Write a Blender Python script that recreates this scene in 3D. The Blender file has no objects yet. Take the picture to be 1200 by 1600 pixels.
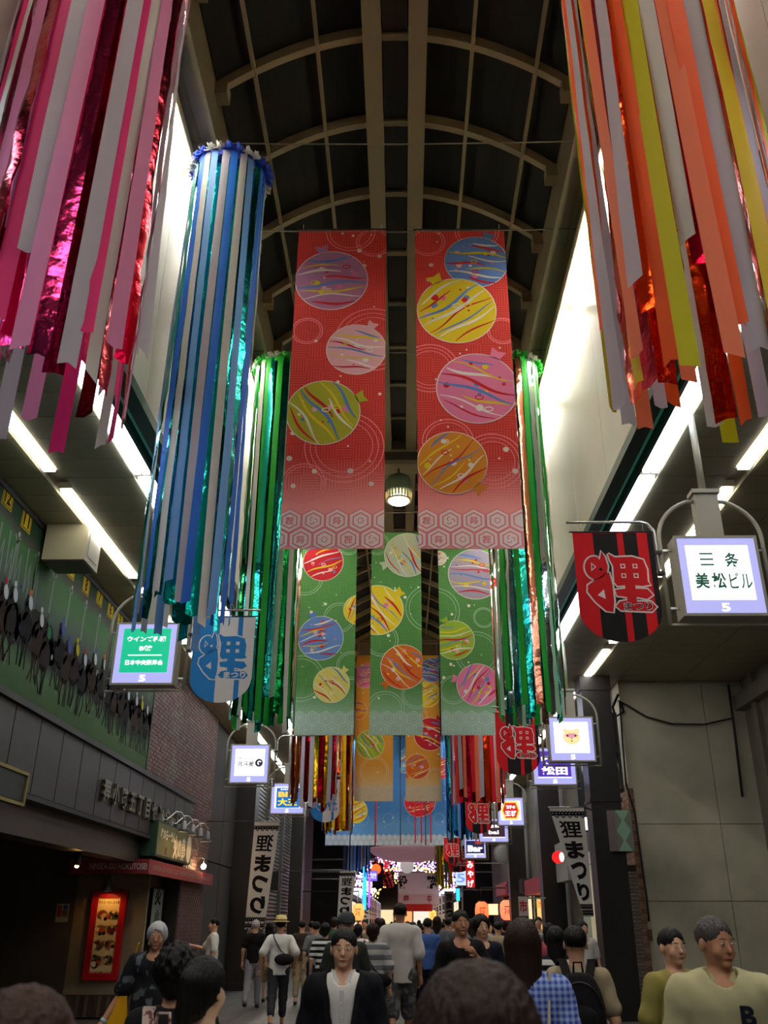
import bpy, bmesh, math, random
import numpy as np
from math import pi, sin, cos, tan, atan, atan2, radians, sqrt
sc = bpy.context.scene
COL = sc.collection
R = random.Random(7)

# ------------------------------------------------------------------ camera
FPX, PX0, PY0 = 1386.0, 620.0, 800.0
TILT, YAW = radians(24.8), radians(0.375)
CAM = (0.07, 0.0, 1.6)
cd = bpy.data.cameras.new('camera'); cam = bpy.data.objects.new('camera', cd); COL.objects.link(cam)
cam.location = CAM; cam.rotation_euler = (pi/2 + TILT, 0, YAW)
cd.sensor_fit = 'VERTICAL'; cd.sensor_height = 36; cd.lens = FPX/1600*36; cd.shift_x = -20/1600
cd.clip_start = 0.05; cd.clip_end = 400
cd.dof.use_dof = True; cd.dof.focus_distance = 12.0; cd.dof.aperture_fstop = 5.0
sc.camera = cam
# ------------------------------------------------------------------ world and exposure
sc.view_settings.view_transform = 'Standard'; sc.view_settings.look = 'None'
sc.view_settings.exposure = 0.0; sc.view_settings.gamma = 1.0; sc.view_settings.use_curve_mapping = False
w = bpy.data.worlds.new('night'); sc.world = w; w.use_nodes = True
w.node_tree.nodes['Background'].inputs[0].default_value = (0.35, 0.38, 0.5, 1)
w.node_tree.nodes['Background'].inputs[1].default_value = 0.012
# brightness of the lamps of the place and of the added cove tubes
E_TUBE, E_COVE, E_CHAN, E_SIGN = 12.0, 130.0, 1.2, 1.0

F3 = (-sin(YAW)*cos(TILT), cos(YAW)*cos(TILT), sin(TILT))
U3 = (sin(YAW)*sin(TILT), -cos(YAW)*sin(TILT), cos(TILT))
R3 = (cos(YAW), sin(YAW), 0)
def ray(px, py):
    a, b = (px-PX0)/FPX, (PY0-py)/FPX
    return tuple(F3[i]+a*R3[i]+b*U3[i] for i in range(3))
def at_y(px, py, Y):
    d = ray(px, py); t = Y/d[1]; return (CAM[0]+t*d[0], Y, CAM[2]+t*d[2])
def at_x(px, py, X):
    d = ray(px, py); t = (X-CAM[0])/d[0]; return (X, t*d[1], CAM[2]+t*d[2])
def at_z(px, py, Z):
    d = ray(px, py); t = (Z-CAM[2])/d[2]; return (CAM[0]+t*d[0], t*d[1], Z)

# ------------------------------------------------------------------ materials
def lin(c):
    return tuple((x/255/12.92 if x/255 <= .04045 else ((x/255+.055)/1.055)**2.4) for x in c)
MATS = {}
def M(name, rgb=(128, 128, 128), rough=.6, metal=0., emit=0., var=0., vscale=4., bump=0., bscale=30., trans=0., coat=0., ecol=None, spec=.5, vec='Object'):
    if name in MATS: return MATS[name]
    m = bpy.data.materials.new(name); m.use_nodes = True; nt = m.node_tree; b = nt.nodes['Principled BSDF']
    c = lin(rgb)
    b.inputs['Base Color'].default_value = (*c, 1); b.inputs['Roughness'].default_value = rough
    b.inputs['Metallic'].default_value = metal; b.inputs['Specular IOR Level'].default_value = spec
    if coat: b.inputs['Coat Weight'].default_value = coat
    if trans: b.inputs['Transmission Weight'].default_value = trans
    if emit:
        b.inputs['Emission Color'].default_value = (*lin(ecol or rgb), 1); b.inputs['Emission Strength'].default_value = emit
    if var or bump:
        tc = nt.nodes.new('ShaderNodeTexCoord')
    if var:
        n = nt.nodes.new('ShaderNodeTexNoise'); n.inputs['Scale'].default_value = vscale; n.inputs['Detail'].default_value = 5
        nt.links.new(tc.outputs[vec], n.inputs['Vector'])
        r = nt.nodes.new('ShaderNodeValToRGB')
        r.color_ramp.elements[0].position = .3; r.color_ramp.elements[1].position = .7
        r.color_ramp.elements[0].color = (*[x*(1-var) for x in c], 1); r.color_ramp.elements[1].color = (*[min(1, x*(1+var)) for x in c], 1)
        nt.links.new(n.outputs['Fac'], r.inputs['Fac']); nt.links.new(r.outputs['Color'], b.inputs['Base Color'])
    if bump:
        n2 = nt.nodes.new('ShaderNodeTexNoise'); n2.inputs['Scale'].default_value = bscale; n2.inputs['Detail'].default_value = 3
        nt.links.new(tc.outputs[vec], n2.inputs['Vector'])
        bp = nt.nodes.new('ShaderNodeBump'); bp.inputs['Strength'].default_value = bump; bp.inputs['Distance'].default_value = .02
        nt.links.new(n2.outputs['Fac'], bp.inputs['Height']); nt.links.new(bp.outputs['Normal'], b.inputs['Normal'])
    MATS[name] = m; return m

# ------------------------------------------------------------------ mesh builder
def tag(o, label=None, cat=None, group=None, kind=None):
    if label: o['label'] = label
    if cat: o['category'] = cat
    if group: o['group'] = group
    if kind: o['kind'] = kind
    return o
def empty(name, loc=(0, 0, 0), rz=0, label=None, cat=None, group=None):
    o = bpy.data.objects.new(name, None); COL.objects.link(o); o.location = loc; o.rotation_euler = (0, 0, rz)
    return tag(o, label, cat, group)
class MB:
    def __init__(s): s.v = []; s.f = []; s.m = []; s.sm = []
    def add(s, vs, fs, m=0, smooth=False):
        k = len(s.v); s.v += [tuple(p) for p in vs]
        for f in fs: s.f.append([i+k for i in f]); s.m.append(m); s.sm.append(smooth)
        return s
    def box(s, x0, x1, y0, y1, z0, z1, m=0):
        vs = [(x, y, z) for x in (x0, x1) for y in (y0, y1) for z in (z0, z1)]
        return s.add(vs, [(0, 1, 3, 2), (4, 6, 7, 5), (0, 4, 5, 1), (2, 3, 7, 6), (0, 2, 6, 4), (1, 5, 7, 3)], m)
    def cbox(s, c, d, m=0):
        return s.box(c[0]-d[0]/2, c[0]+d[0]/2, c[1]-d[1]/2, c[1]+d[1]/2, c[2]-d[2]/2, c[2]+d[2]/2, m)
    def bar(s, a, b, w, h, m=0):
        a, b = np.array(a, float), np.array(b, float); t = b-a; t /= np.linalg.norm(t)
        up = np.array((0, 0, 1.)) if abs(t[2]) < .95 else np.array((0, 1., 0)); sd = np.cross(t, up); sd /= np.linalg.norm(sd); up = np.cross(sd, t)
        vs = [p+sd*i*w/2+up*j*h/2 for p in (a, b) for i, j in ((-1, -1), (1, -1), (1, 1), (-1, 1))]
        return s.add(vs, [(0, 3, 2, 1), (4, 5, 6, 7), (0, 1, 5, 4), (1, 2, 6, 5), (2, 3, 7, 6), (3, 0, 4, 7)], m)
    def tube(s, pts, r, n=8, m=0, smooth=True, rect=None):
        P = [np.array(p, float) for p in pts]; k = len(P); rs = r if hasattr(r, '__len__') else [r]*k
        prev = None; vs = []
        for i, p in enumerate(P):
            t = (P[min(i+1, k-1)]-P[max(i-1, 0)]); t /= (np.linalg.norm(t)+1e-9)
            if prev is None:
                a = np.array((0, 0, 1.)) if abs(t[2]) < .9 else np.array((1., 0, 0)); u = np.cross(t, a)
            else: u = prev-t*np.dot(prev, t)
            u /= np.linalg.norm(u); prev = u; w_ = np.cross(t, u)
            if rect:
                for (i2, j2) in ((-1, -1), (1, -1), (1, 1), (-1, 1)): vs.append(p+u*i2*rect[0]/2+w_*j2*rect[1]/2)
            else:
                for q in range(n): vs.append(p+rs[i]*(u*cos(2*pi*q/n)+w_*sin(2*pi*q/n)))
        if rect: n = 4; smooth = False
        fs = [(i*n+q, i*n+(q+1) % n, (i+1)*n+(q+1) % n, (i+1)*n+q) for i in range(k-1) for q in range(n)]
        fs += [tuple(range(n))[::-1], tuple((k-1)*n+q for q in range(n))]
        return s.add(vs, fs, m, smooth)
    def lathe(s, prof, c=(0, 0, 0), n=20, m=0, smooth=True):
        vs = []; k = len(prof)
        for (r, z) in prof:
            for q in range(n): a = 2*pi*q/n; vs.append((c[0]+r*cos(a), c[1]+r*sin(a), c[2]+z))
        fs = [(i*n+q, i*n+(q+1) % n, (i+1)*n+(q+1) % n, (i+1)*n+q) for i in range(k-1) for q in range(n)]
        fs += [tuple(range(n))[::-1], tuple((k-1)*n+q for q in range(n))]
        return s.add(vs, fs, m, smooth)
    def ell(s, c, r, n=12, k=8, m=0, rot=None):
        vs = []
        for i in range(k+1):
            th = pi*i/k
            for q in range(n):
                a = 2*pi*q/n; p = np.array((r[0]*sin(th)*cos(a), r[1]*sin(th)*sin(a), r[2]*cos(th)))
                if rot is not None: p = rot@p
                vs.append(p+np.array(c))
        fs = [(i*n+q, (i+1)*n+q, (i+1)*n+(q+1) % n, i*n+(q+1) % n) for i in range(k) for q in range(n)]
        return s.add(vs, fs, m, True)
    def prism(s, poly, f, d0, d1, m=0):
        """poly 2-D, f(u, v, d) -> xyz ; extruded from d0 to d1"""
        n = len(poly); vs = [f(u, v, d0) for u, v in poly]+[f(u, v, d1) for u, v in poly]
        fs = [tuple(range(n))[::-1], tuple(range(n, 2*n))]+[(i, (i+1) % n, n+(i+1) % n, n+i) for i in range(n)]
        return s.add(vs, fs, m)
    def mesh(s, name, mats):
        me = bpy.data.meshes.new(name); me.from_pydata([tuple(map(float, p)) for p in s.v], [], s.f)
        for x in (mats if isinstance(mats, (list, tuple)) else [mats]): me.materials.append(x)
        me.polygons.foreach_set('material_index', s.m); me.polygons.foreach_set('use_smooth', s.sm)
        me.update(); return me
    def build(s, name, mats, parent=None, loc=None):
        me = s.mesh(name, mats); o = bpy.data.objects.new(name, me); COL.objects.link(o)
        if parent: o.parent = parent
        if loc: o.location = loc
        return o
def inst(name, me, loc=(0, 0, 0), parent=None, rot=(0, 0, 0), scale=None, mat=None):
    o = bpy.data.objects.new(name, me); COL.objects.link(o); o.location = loc; o.rotation_euler = rot
    if scale: o.scale = scale
    if parent: o.parent = parent
    if mat:
        o.material_slots[0].link = 'OBJECT'; o.material_slots[0].material = mat
    return o
def struct(name, mb, mats): return tag(mb.build(name, mats), kind='structure')

# text as 2-D polygons (Blender's own font), cached
_T = {}
def glyphs(body, bold=0.0, res=3):
    k = (body, bold, res)
    if k in _T: return _T[k]
    c = bpy.data.curves.new('t', 'FONT'); c.body = body; c.offset = bold; c.resolution_u = res
    o = bpy.data.objects.new('t', c); COL.objects.link(o)
    me = bpy.data.meshes.new_from_object(o.evaluated_get(bpy.context.evaluated_depsgraph_get()))
    v = np.array([tuple(p.co)[:2] for p in me.vertices]) if len(me.vertices) else np.zeros((1, 2))
    f = [tuple(p.vertices) for p in me.polygons]
    bpy.data.objects.remove(o); bpy.data.curves.remove(c); bpy.data.meshes.remove(me)
    lo, hi = v.min(0), v.max(0); _T[k] = (v-(lo+hi)/2, f, hi-lo); return _T[k]
def text(mb, body, f, cx, cy, w=None, h=None, d=0., m=0, bold=0., mirror=False, res=3, rot=0., italic=0.):
    """centre (cx, cy) in the (u, v) plane of f(u, v, d); v up; scaled to w and/or h"""
    v, fs, sz = glyphs(body, bold, res)
    sx = w/max(sz[0], 1e-6) if w else None; sy = h/max(sz[1], 1e-6) if h else None
    sx = sx or sy; sy = sy or sx
    a = v*np.array((sx*(-1 if mirror else 1), sy))
    if italic: a[:, 0] += a[:, 1]*italic
    if rot: a = np.stack((a[:, 0]*cos(rot)-a[:, 1]*sin(rot), a[:, 0]*sin(rot)+a[:, 1]*cos(rot)), 1)
    mb.add([f(cx+p[0], cy+p[1], d) for p in a], fs, m)

# ------------------------------------------------------------------ the setting
ZC = 6.2                      # side ceilings
XP, XI0, XI1, XO0, XO1, XW = 2.5, 2.76, 2.96, 3.80, 3.96, 4.5
Y0, YEND, YV1, YV2, YV3 = -5.0, 45.5, 17.1, 31.0, 46.0
cream = M('cream paint', (176, 166, 142), .55, var=.06)
girderm = M('girder cream', (130, 121, 97), .5, var=.08)
ribm = M('rib cream', (128, 114, 84), .5)
darkpane = M('dark roof sheet', (22, 21, 18), .75, var=.1, vscale=1, spec=.2)
white_panel = M('white wall panel', (226, 222, 206), .38, var=.03, vscale=2)
darkgreen = M('dark green trim', (22, 58, 46), .4)
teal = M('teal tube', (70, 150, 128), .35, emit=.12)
ceil_m = M('ceiling board', (150, 143, 116), .5, var=.1, vscale=1.5, bump=.05)
black = M('black', (14, 13, 12), .6)
dark = M('dark brown wall', (28, 25, 23), .5, var=.15, vscale=2)
tube_m = M('fluorescent tube', (255, 250, 240), .4, emit=E_TUBE, ecol=(250, 246, 240))
cove_m = M('cove tube', (255, 250, 240), .4, emit=E_COVE, ecol=(255, 250, 236))  # for the tubes added to light the clerestory panels
chan_m = M('channel tube', (235, 245, 255), .4, emit=E_TUBE*.8, ecol=(232, 240, 255))

# floor and paving slabs
fm = M('floor concrete', (66, 64, 62), .5, var=.12, vscale=.8)
floor = struct('floor', MB().box(-12, 12, -6, 130, -.2, -.012), fm)
slab_a = M('paving slab grey', (76, 74, 72), .5, var=.1, vscale=3, bump=.05)
slab_b = M('paving slab pale', (86, 83, 79), .5, var=.1, vscale=3, bump=.05)
sm = MB().box(-.296, .296, -.296, .296, -.012, 0).mesh('paving_slab', [slab_a])
for j in range(18):
    for i in range(16):
        inst('paving_slab', sm, (-4.5+.6*i, 12.6+.6*j, 0), floor, mat=slab_b if (i in (3, 12) or (i*7+j*3) % 11 == 0) else slab_a)

def vault(name, ya, yb, y_first, step, n):
    root = struct(name, MB().box(-2.6, 2.6, ya, yb, 11.5, 11.62), black)
    sheet = MB()
    def zc(x): return 10.25+.93*(1-(x/2.05)**2)
    xs = [-2.05, -1.64, -.92, -.3, .3, .92, 1.64, 2.05]
    ys = [ya]+[y_first+step*k for k in range(n) if ya < y_first+step*k < yb]+[yb]
    cut = {}
    for a, b in zip(ys, ys[1:]):
        for x0, x1 in zip(xs, xs[1:]):
            L = round(b-a, 3); key = (x0, L)
            if key not in cut:
                mb = MB(); q = 4; pts = [(x0+(x1-x0)*i/q, zc(x0+(x1-x0)*i/q)+.16) for i in range(q+1)]
                poly = pts+[(u, v+.03) for u, v in pts[::-1]]
                mb.prism(poly, lambda u, v, d: (u, d, v), .012, L-.012); cut[key] = mb.mesh('roof_panel', [darkpane])
            inst('roof_panel', cut[key], (0, a, 0), root)
    rib = MB()
    pts = [(x, zc(x)) for x in np.linspace(-2.08, 2.08, 25)]
    poly = [(u, v) for u, v in pts]+[(u, v+.15) for u, v in pts[::-1]]
    for i in range(24):
        q = [pts[i], pts[i+1], (pts[i+1][0], pts[i+1][1]+.15), (pts[i][0], pts[i][1]+.15)]
        rib.prism(q, lambda u, v, d: (u, d, v), -.045, .045)
    for s_ in (-1, 1): rib.box(s_*2.0-.09, s_*2.0+.09, -.09, .09, 10.16, 10.34)
    rm = rib.mesh('rib', [ribm])
    for k in range(n):
        y = y_first+step*k
        if ya < y < yb: inst('rib', rm, (0, y, 0), root)
    for x in (-1.64, -.92, .92, 1.64):
        MB().box(x-.022, x+.022, ya, yb, zc(x)+.0, zc(x)+.06).build('purlin', ribm, root)
    for s_ in (-1, 1):
        MB().box(s_*.27-.11, s_*.27+.11, ya, yb, 11.0, 11.3).build('ridge_beam', M('ridge beam', (118, 106, 80), .5), root)
        MB().box(min(s_*2.05, s_*2.2), max(s_*2.05, s_*2.2), ya, yb, 10.22, 10.36).build('ledge', ribm, root)
    MB().box(-.15, .15, ya, yb, 11.22, 11.3).build('ridge_gap', black, root)
    return root
vault('ceiling_vault', Y0, YV1, 7.23-1.26*9, 1.26, 24)
vault('ceiling_vault', YV1+.35, YV2, YV1+1.0, 1.26, 12)
struct('ceiling_vault_far', MB().box(-2.6, 2.6, YV2+.3, YV3, 11.4, 11.5), black)
# portal beam between the two vaults, gable at the far end
mb = MB().box(-2.6, 2.6, YV1, YV1+.35, 10.72, 11.5)
mb.box(-2.6, 2.6, YV1-.06, YV1+.41, 10.62, 10.72, 1)
mb.box(-2.05, 2.05, YV1-.02, YV1, 10.95, 11.0, 1)
struct('trim_1', mb, [M('portal brown', (62, 54, 42), .6), girderm])
mb = MB().box(-2.6, 2.6, YV2, YV2+.3, 10.0, 11.6); mb.box(-2.6, 2.6, YV2-.05, YV2+.35, 9.9, 10.0, 1)
struct('trim_2', mb, [M('gable brown', (92, 74, 54), .6), girderm])
# side girders with a lip added to block tube light, the white clerestory panels, the green channel
pan = {}
ORD = ['first', 'second', 'third', 'fourth', 'fifth', 'sixth', 'seventh', 'eighth', 'ninth', 'tenth', 'eleventh', 'twelfth', 'thirteenth', 'fourteenth', 'fifteenth', 'sixteenth', 'seventeenth', 'eighteenth', 'nineteenth', 'twentieth', 'twenty-first', 'twenty-second']
for s_ in (-1, 1):
    side = 'left' if s_ < 0 else 'right'
    def bx(mb, xa, xb, *r, m=0): return mb.box(min(s_*xa, s_*xb), max(s_*xa, s_*xb), *r, m)
    g = MB(); bx(g, 2.05, 2.62, Y0, YV3, 9.86, 10.22); bx(g, 2.05, 2.10, Y0, YV3, 9.74, 9.86); bx(g, 2.28, 2.30, Y0, YV3, 9.83, 9.87)
    struct('trim_3' if s_ < 0 else 'trim_4', g, girderm)
    wp = struct('wall_clerestory_'+side, bx(MB(), XP+.03, XP+.1, Y0, YV3, 6.25, 9.9), cream)
    me = bx(MB(), XP, XP+.03, .004, 1.796, 6.3, 9.84).mesh('wall_panel', [white_panel])
    for k in range(28): inst('wall_panel', me, (0, Y0+1.8*k, 0), wp)
    t = MB(); bx(t, XP-.03, XP+.12, Y0, YV3, 6.18, 6.3); bx(t, XP+.12, XI0-.04, Y0, YV3, 6.36, 6.42); bx(t, XI0-.06, XI0-.02, Y0, YV3, 6.16, 6.36)
    tr = struct('trim_5' if s_ < 0 else 'trim_6', t, darkgreen)
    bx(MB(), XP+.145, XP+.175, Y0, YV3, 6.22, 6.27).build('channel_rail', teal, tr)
    # slim tubes added to brighten the white panels from above
    for k in range(20):
        y = Y0+.1+2.55*k
        if y > YV3-2: continue
        
        L = empty('added_cove_light', (s_*2.40, y, 9.52), 0, '%s slim cove tube above the %s white wall panels, from the camera' % (
            ORD[k], side), 'light', 'cove tubes under the '+side+' girder')
        MB().tube([(0, 0, 0), (0, 2.3, 0)], .022, 8).build('tube', cove_m, L)
        MB().box(-.1, .1, -.12, 2.43, .03, .08).box(min(-s_*.1, -s_*.085), max(-s_*.1, -s_*.085), -.12, 2.43, -.035, .03).box(-.02, .02, 1.1, 1.2, .08, .34).build('housing', cream, L)  # housing and its lip shaped to keep the added light off the vault
# side ceilings with their boards
bm_ = {}
for s_ in (-1, 1):
    side = 'left' if s_ < 0 else 'right'
    XE = 4.62 if s_ < 0 else 7.25
    c = MB()
    c.box(min(s_*(XI0-.04), s_*4.62), max(s_*(XI0-.04), s_*4.62), Y0, YEND, ZC+.12, ZC+.3)
    if s_ > 0: c.box(4.62, 7.25, Y0, 18.75, ZC+.12, ZC+.3)
    cr = struct('ceiling_'+side, c, ceil_m)
    def brd(xa, xb, y, L=.45):
        k = (round(xa, 2), round(xb, 2), L, s_)
        if k not in bm_: bm_[k] = MB().box(min(s_*xa, s_*xb)+.004, max(s_*xa, s_*xb)-.004, .004, L-.006, ZC, ZC+.06).mesh('ceiling_board', [ceil_m])
        inst('ceiling_board', bm_[k], (0, y, 0), cr)
    y = 3.6
    while y < 21.5:
        brd(XI1+.02, XO0-.03, y); brd(XO1+.03, 4.6, y)
        if s_ > 0 and y < 18.4: brd(4.6, 5.9, y); brd(5.9, 7.2, y)
        y += .45
    while y < YEND-1.8: brd(XI1+.02, XO0-.03, y, 1.8); brd(XO1+.03, 4.6, y, 1.8); y += 1.8
    y = Y0
    while y < 3.5: brd(XI1+.02, XO0-.03, y, 2.1); brd(XO1+.03, 4.6, y, 2.1); y += 2.1
    # fluorescent fixtures: inner row in pairs of tubes, outer row single
    n = 0; y = -4.6
    while y < YEND-3.4:
        if n < 16:
            L = empty('ceiling_light', (s_*(XI0+XI1)/2, y, ZC), 0, '%s twin tube fixture of the inner %s row, from the camera' % (ORD[n], side), 'light', 'inner fluorescent row on the '+side)
            MB().box(-.1, .1, 0, 3.3, .02, .1).build('housing', cream, L)
            for q in (-.05, .05): MB().box(q-.038, q+.038, .03, 3.27, -.03, .02).build('tube', chan_m, L)
            L = empty('ceiling_light', (s_*(XO0+XO1)/2, y+.3, ZC), 0, '%s single strip fixture of the outer %s row, from the camera' % (ORD[n], side), 'light', 'outer fluorescent row on the '+side)
            MB().box(-.08, .08, 0, 2.95, .02, .1).build('housing', cream, L)
            MB().box(-.065, .065, .04, 2.91, -.02, .02).build('diffuser', tube_m, L)
        n += 1; y += 3.4
# -------- left building: mural wall, brick, fascia, recess
wl = struct('wall_left', MB().box(-4.9, XW*-1-.02, Y0, 16.2, 3.9, 6.35).box(-4.9, -4.56, 16.2, 22.4, 3.0, 6.35).box(-4.9, -4.56, 19.9, 22.4, 0, 3.0), dark)
brickm = [M('brick wine', (78, 50, 46), .75, var=.15, vscale=8), M('brick dull', (86, 60, 52), .75, var=.15, vscale=8), M('brick grey', (88, 76, 68), .75, var=.2, vscale=8)]
b = MB(); z = 3.0
row = 0
while z < 6.15:
    y = 16.2 if z > 3.96 else 19.95
    y -= .11*(row % 2)
    while y < 22.35:
        ya, yb = max(y, 16.2 if z > 3.96 else 19.95), min(y+.21, 22.39)
        if yb-ya > .03:
            j = R.random(); mm = 2 if (17.9 < y < 18.5 and j < .7) or j < .08 else (0 if j < .55 else 1)
            b.box(-4.56, -4.54+R.uniform(-.003, .003), ya, yb-.01, z, z+.062, mm)
        y += .22
    z += .074; row += 1
z = .05
while z < 3.0:
    y = 19.95-.11*(row % 2)
    while y < 22.35:
        ya, yb = max(y, 19.95), min(y+.21, 22.39)
        if yb-ya > .03: b.box(-4.56, -4.54, ya, yb-.01, z, z+.062, 0 if R.random() < .5 else 1)
        y += .22
    z += .074; row += 1
tag(b.build('brickwork', brickm, wl), kind='stuff')
# fascia panels
fas = M('fascia bronze', (36, 31, 29), .55, metal=.0, var=.12, vscale=2)
fr = struct('trim_7', MB().box(-4.62, -4.47, Y0, 20.0, 2.98, 3.94).box(-4.62, -4.40, Y0, 20.05, 3.92, 4.0).box(-4.62, -4.43, Y0, 20.03, 2.94, 3.0), M('fascia dark', (18, 16, 15), .6))
me = MB().box(-4.47, -4.445, .012, .788, 3.01, 3.91).mesh('fascia_panel', [fas])
for k in range(19): inst('fascia_panel', me, (0, 4.75+.8*k, 0), fr)
# lower soffit beam and dark recess
struct('trim_8', MB().box(-4.95, -4.62, Y0, 16.9, 2.55, 2.98), M('soffit beam', (56, 46, 38), .45, var=.1))
struct('wall_recess_back', MB().box(-8.2, -8.0, Y0, 18.5, 0, 3.0), dark)
struct('ceiling_recess', MB().box(-8.2, -4.62, Y0, 18.5, 2.98, 3.1), M('recess ceiling', (40, 36, 32), .7))
struct('wall_recess_end', MB().box(-8.2, -6.2, 18.5, 18.7, 0, 2.98), M('brown render wall', (84, 74, 62), .7, var=.1))
# dark unit and pilaster right of the brick
dk = M('dark facade panel', (25, 22, 21), .85, var=.1)
wd = struct('wall_left_dark', MB().box(-5.0, -4.62, 22.4, 27.6, 0, 6.2), dk)
for (ya, yb) in ((22.45, 24.1), (24.13, 25.8)):
    for (za, zb) in ((.1, 2.9), (2.93, 6.1)): MB().box(-4.62, -4.57, ya, yb, za, zb).build('facade_panel', dk, wd)
struct('column_left', MB().box(-4.75, -4.05, 25.9, 26.6, 0, 6.2).box(-4.78, -4.02, 25.87, 26.63, 0, .15), M('column bronze', (36, 31, 28), .4, metal=.2, var=.1))
# ribbed cladding wall beyond
cl = struct('wall_left_far', MB().box(-4.9, -4.62, 27.6, 45, 0, 6.4), M('cladding back', (50, 50, 50), .6))
sl = M('ribbed cladding', (120, 120, 116), .4, metal=.5)
me = MB().prism([(0, 0), (.05, .015), (.05, .075), (0, .09)], lambda u, v, d: (-4.62+u, d, v), 27.7, 44.9).mesh('slat', [sl])
for k in range(48): inst('slat', me, (0, 0, .15+.128*k), cl)
for y in (31.5, 35.5, 40.0): MB().box(-4.56, -4.44, y, y+.18, 0, 6.2).build('post', M('steel post', (92, 92, 92), .4, metal=.5), cl)
MB().box(-4.6, -4.3, 33.6, 34.1, 2.6, 3.2).build('meter_box', black, cl)
# -------- right: recess with pale concrete end wall, column, further facades
conc = M('pale concrete', (176, 170, 146), .75, var=.24, vscale=.9, bump=.15, bscale=8)
wr = struct('wall_right_end', MB().box(4.62, 7.3, 18.6, 19.2, 0, 6.35), conc)
for (xa, xb) in ((4.62, 6.35), (6.365, 7.2)):
    for (za, zb) in ((0.02, 1.95), (1.965, 3.35), (3.365, 6.15)):
        MB().box(xa, xb, 18.57, 18.6, za, zb).build('wall_panel', conc, wr)
wr2 = struct('wall_right', MB().box(7.2, 7.5, Y0, 18.6, 0, 6.35), M('right wall render', (112, 104, 88), .7, var=.12, bump=.1))
for k in range(8): MB().box(7.1, 7.2, 3+2.1*k, 3.22+2.1*k, 0, 6.2).build('pilaster', M('right wall render'), wr2)
struct('trim_9', MB().box(7.0, 7.2, Y0, 18.6, 5.6, 5.9), M('right wall render'))
fr_ = struct('wall_right_far', MB().box(4.62, 5.0, 19.2, 45, 0, 6.4), M('grey facade', (86, 82, 72), .7, var=.12, vscale=.6))
b = MB(); z = .05; row = 0
bt = [M('tile brick tan', (150, 112, 78), .7, var=.15), M('tile brick brown', (126, 90, 64), .7, var=.15)]
while z < 4.1:
    for (ya) in (18.62, 18.84, 19.06):
        b.box(4.6, 4.62, ya+.004, ya+.212, z, z+.09, R.randrange(2))
    z += .1; row += 1
for zz in range(40): b.box(4.605, 4.7, 18.545, 18.57, .05+zz*.1, .14+zz*.1, zz % 2)
tag(b.build('brickwork', bt, wr), kind='stuff')
struct('column_right', MB().box(3.72, 4.3, 18.0, 18.55, 0, 6.2).box(3.7, 4.32, 17.98, 18.57, 5.9, 6.2).box(3.7, 4.32, 17.98, 18.57, 3.72, 3.78), M('column bronze'))
struct('column_right_far', MB().box(3.85, 4.45, 26.0, 26.6, 0, 6.2).box(3.85, 4.45, 34, 34.6, 0, 6.2), M('column bronze'))
struct('column_left_far', MB().box(-4.45, -3.95, 38.0, 38.6, 0, 6.2), M('column bronze'))
# wall behind the camera closes nothing: the arcade goes on there, with its own dark side walls
struct('wall_left_near', MB().box(-8.4, -8.2, Y0, 18.5, 0, 6.3), dark)
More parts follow.
